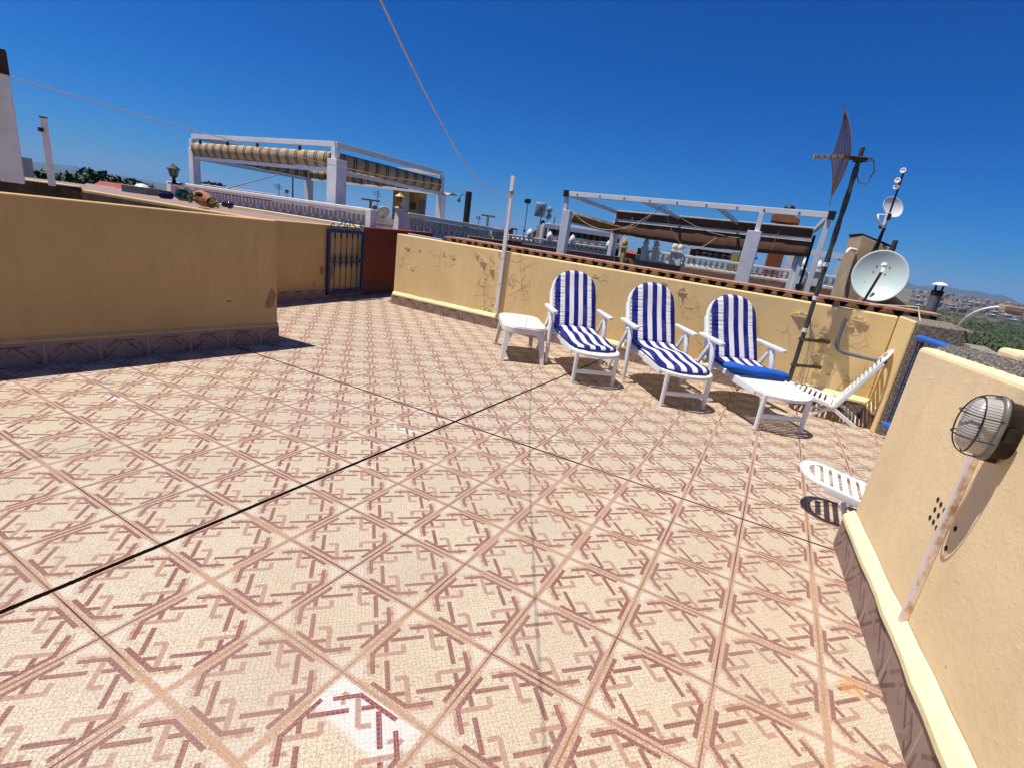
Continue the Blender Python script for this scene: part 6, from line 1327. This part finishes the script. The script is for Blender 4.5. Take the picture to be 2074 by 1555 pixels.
# town on the opposite slope
rq = random.Random(77); protos = []
cols = [mat('town_'+n, c, .9, tuple(k*.8 for k in c), .05, 0) for n, c in (('white', (.42, .38, .34)), ('sand', (.32, .23, .17)), ('pinkish', (.28, .18, .15)), ('grey', (.17, .155, .15)))]
M_twin = mat('town_window', (.06, .06, .07), .5, bump=0)
for k in range(8):
    t = thing('town_house', (0, 0, -200), '%s house with %s roof in the distant hillside town' % (('whitish', 'sandy', 'pinkish', 'grey')[k % 4], ('a flat grey', 'a low pitched')[k % 2]), 'house', 'houses of the distant hillside town')
    w_, dp, h_ = rq.uniform(10, 20), rq.uniform(9, 14), rq.uniform(6, 10); mb = MB(); mb.box((0, 0, h_/2-4), (w_/2, dp/2, h_/2+4)); mb.box((w_*.2, 0, h_+1.2), (w_*.22, dp*.3, 1.3)); mb.build('wall', cols[k % 4], t, world=False)
    mb = MB(); mb.add([(-w_/2-.4, -dp/2-.4, h_+.05), (w_/2+.4, -dp/2-.4, h_+.05), (w_/2+.4, dp/2+.4, h_+.05), (-w_/2-.4, dp/2+.4, h_+.05), (0, 0, h_+(1.8 if k % 2 else .3))], [(0, 1, 4), (1, 2, 4), (2, 3, 4), (3, 0, 4), (3, 2, 1, 0)]); mb.build('roof', cols[(k+1) % 4] if k % 2 else cols[3], t, world=False)
    protos.append(t)
cnt = 0
for i in range(270):
    px = rq.uniform(1845, 2110); q = rq.random()**.75; d = 1350+1500*q; v = ray(px, 610); h_ = math.hypot(v.x, v.y); x, y = CAM.x+v.x/h_*d, CAM.y+v.y/h_*d
    z = -36+34*((d-1350)/1500)**.9
    src = protos[i % 8]; o = src if i < 8 else copy_tree(src); o.location = (x, y, z); o.rotation_euler = (0, 0, rq.uniform(0, PI))
# slope that carries the town
mb = MB(); vs = []; n1, n2 = 24, 8
for i in range(n1+1):
    px = 1700+600*i/n1; v = ray(px, 610); h_ = math.hypot(v.x, v.y)
    for j in range(n2+1): d = 1150+2000*j/n2; q = max(0, (d-1350)/1500); vs.append((CAM.x+v.x/h_*d, CAM.y+v.y/h_*d, -37+34*min(1.1, q)**.9*(1 if 0 < i < n1 else 0)+(noise.noise(Vector((px/40, d/300, 0)))*1.5)-(8 if j == 0 else 0)))
mb.add(vs, [(i*(n2+1)+j, (i+1)*(n2+1)+j, (i+1)*(n2+1)+j+1, i*(n2+1)+j+1) for i in range(n1) for j in range(n2)], True)
o = mb.build('town_slope', mat('dry_slope', (.20, .15, .10), 1, (.05, .07, .025), .02, 0)); o['kind'] = 'structure'
def range_(name, prof, d, thick, m_):
    vs = []; k = len(prof); rows = 5; off_ = [(-thick, None), (-thick*.5, .45), (0, 1.0), (thick*.5, .5), (thick, None)]
    for px, py in prof:
        c = D(px, py, d); base = -40; v = Vector((c.x-CAM.x, c.y-CAM.y, 0)).normalized()
        for dd, q in off_: vs.append((c.x+v.x*dd, c.y+v.y*dd, base if q is None else base+(c.z-base)*q))
    mb = MB(); mb.add(vs, [(i*rows+j, (i+1)*rows+j, (i+1)*rows+j+1, i*rows+j+1) for i in range(k-1) for j in range(rows-1)], False); o = mb.build(name, m_); o['kind'] = 'structure'; return o
M_mtn = mat('mountain_scrub', (.05, .055, .05), 1, (.035, .045, .035), .0011, 0, co='Object')
def jag(pts, seed, amp, step=8):
    rq = random.Random(seed); o = []
    for (x0, y0), (x1, y1) in zip(pts, pts[1:]):
        k = max(1, int((x1-x0)/step))
        for i in range(k): q = i/k; o.append((x0+(x1-x0)*q, y0+(y1-y0)*q+rq.uniform(-amp, amp)))
    return o+[pts[-1]]
range_('hills', jag([(1700, 565), (1800, 566), (1835, 571), (1850, 577), (1870, 581), (1895, 581), (1925, 583), (1950, 588), (1980, 590), (2005, 597), (2030, 598), (2045, 604), (2060, 612), (2090, 622), (2200, 640)], 1, .5), 9000, 1500, M_mtn)
range_('hills', jag([(-200, 300), (0, 318), (60, 328), (80, 329), (100, 330), (120, 334), (150, 336), (158, 338), (166, 344), (200, 349), (240, 356), (270, 362), (300, 366), (330, 372), (360, 377), (420, 386)], 2, .5), 11000, 1500, M_mtn)
range_('hills', jag([(-200, 312), (0, 330), (90, 341), (150, 348), (210, 356), (270, 366), (292, 369), (320, 375), (350, 379), (400, 389)], 3, .7), 7000, 900, M_mtn)
# far white greenhouses in the plain at the left
t = None
for px, py, w_ in ((128, 351, 9), (146, 356, 6), (258, 364, 5), (333, 382, 5)):
    c = D(px, py, 5200); zz = c.z; mb = MB()
    a2_, b2_ = D(px-w_, py-w_*.13, 5200), D(px+w_, py+w_*.13, 5200); mb.wall(a2_, b2_, 120, -40, a2_.z, b2_.z)
    tag(mb.build('greenhouse', cols[0]), 'distant white greenhouse sheet in the plain, %s' % {128: 'leftmost and widest', 146: 'second from the left', 258: 'behind the red roof', 333: 'left of the coach lantern'}[px], 'greenhouse')

# ------------------------------------------------------------------ air
mb = MB(); mb.box((0, 0, 142), (16500, 16500, 188)); m = bpy.data.materials.new('thin_haze'); m.use_nodes = True; n_ = m.node_tree; n_.nodes.clear()
vo = n_.nodes.new('ShaderNodeVolumePrincipled'); ou = n_.nodes.new('ShaderNodeOutputMaterial'); n_.links.new(vo.outputs[0], ou.inputs['Volume'])
vo.inputs['Color'].default_value = (.36, .62, 1.0, 1); vo.inputs['Density'].default_value = 6.5e-5
hz = mb.build('haze', m); hz['kind'] = 'stuff'; hz['label'] = 'thin blue summer haze over the plain and far hills'; hz['category'] = 'haze'
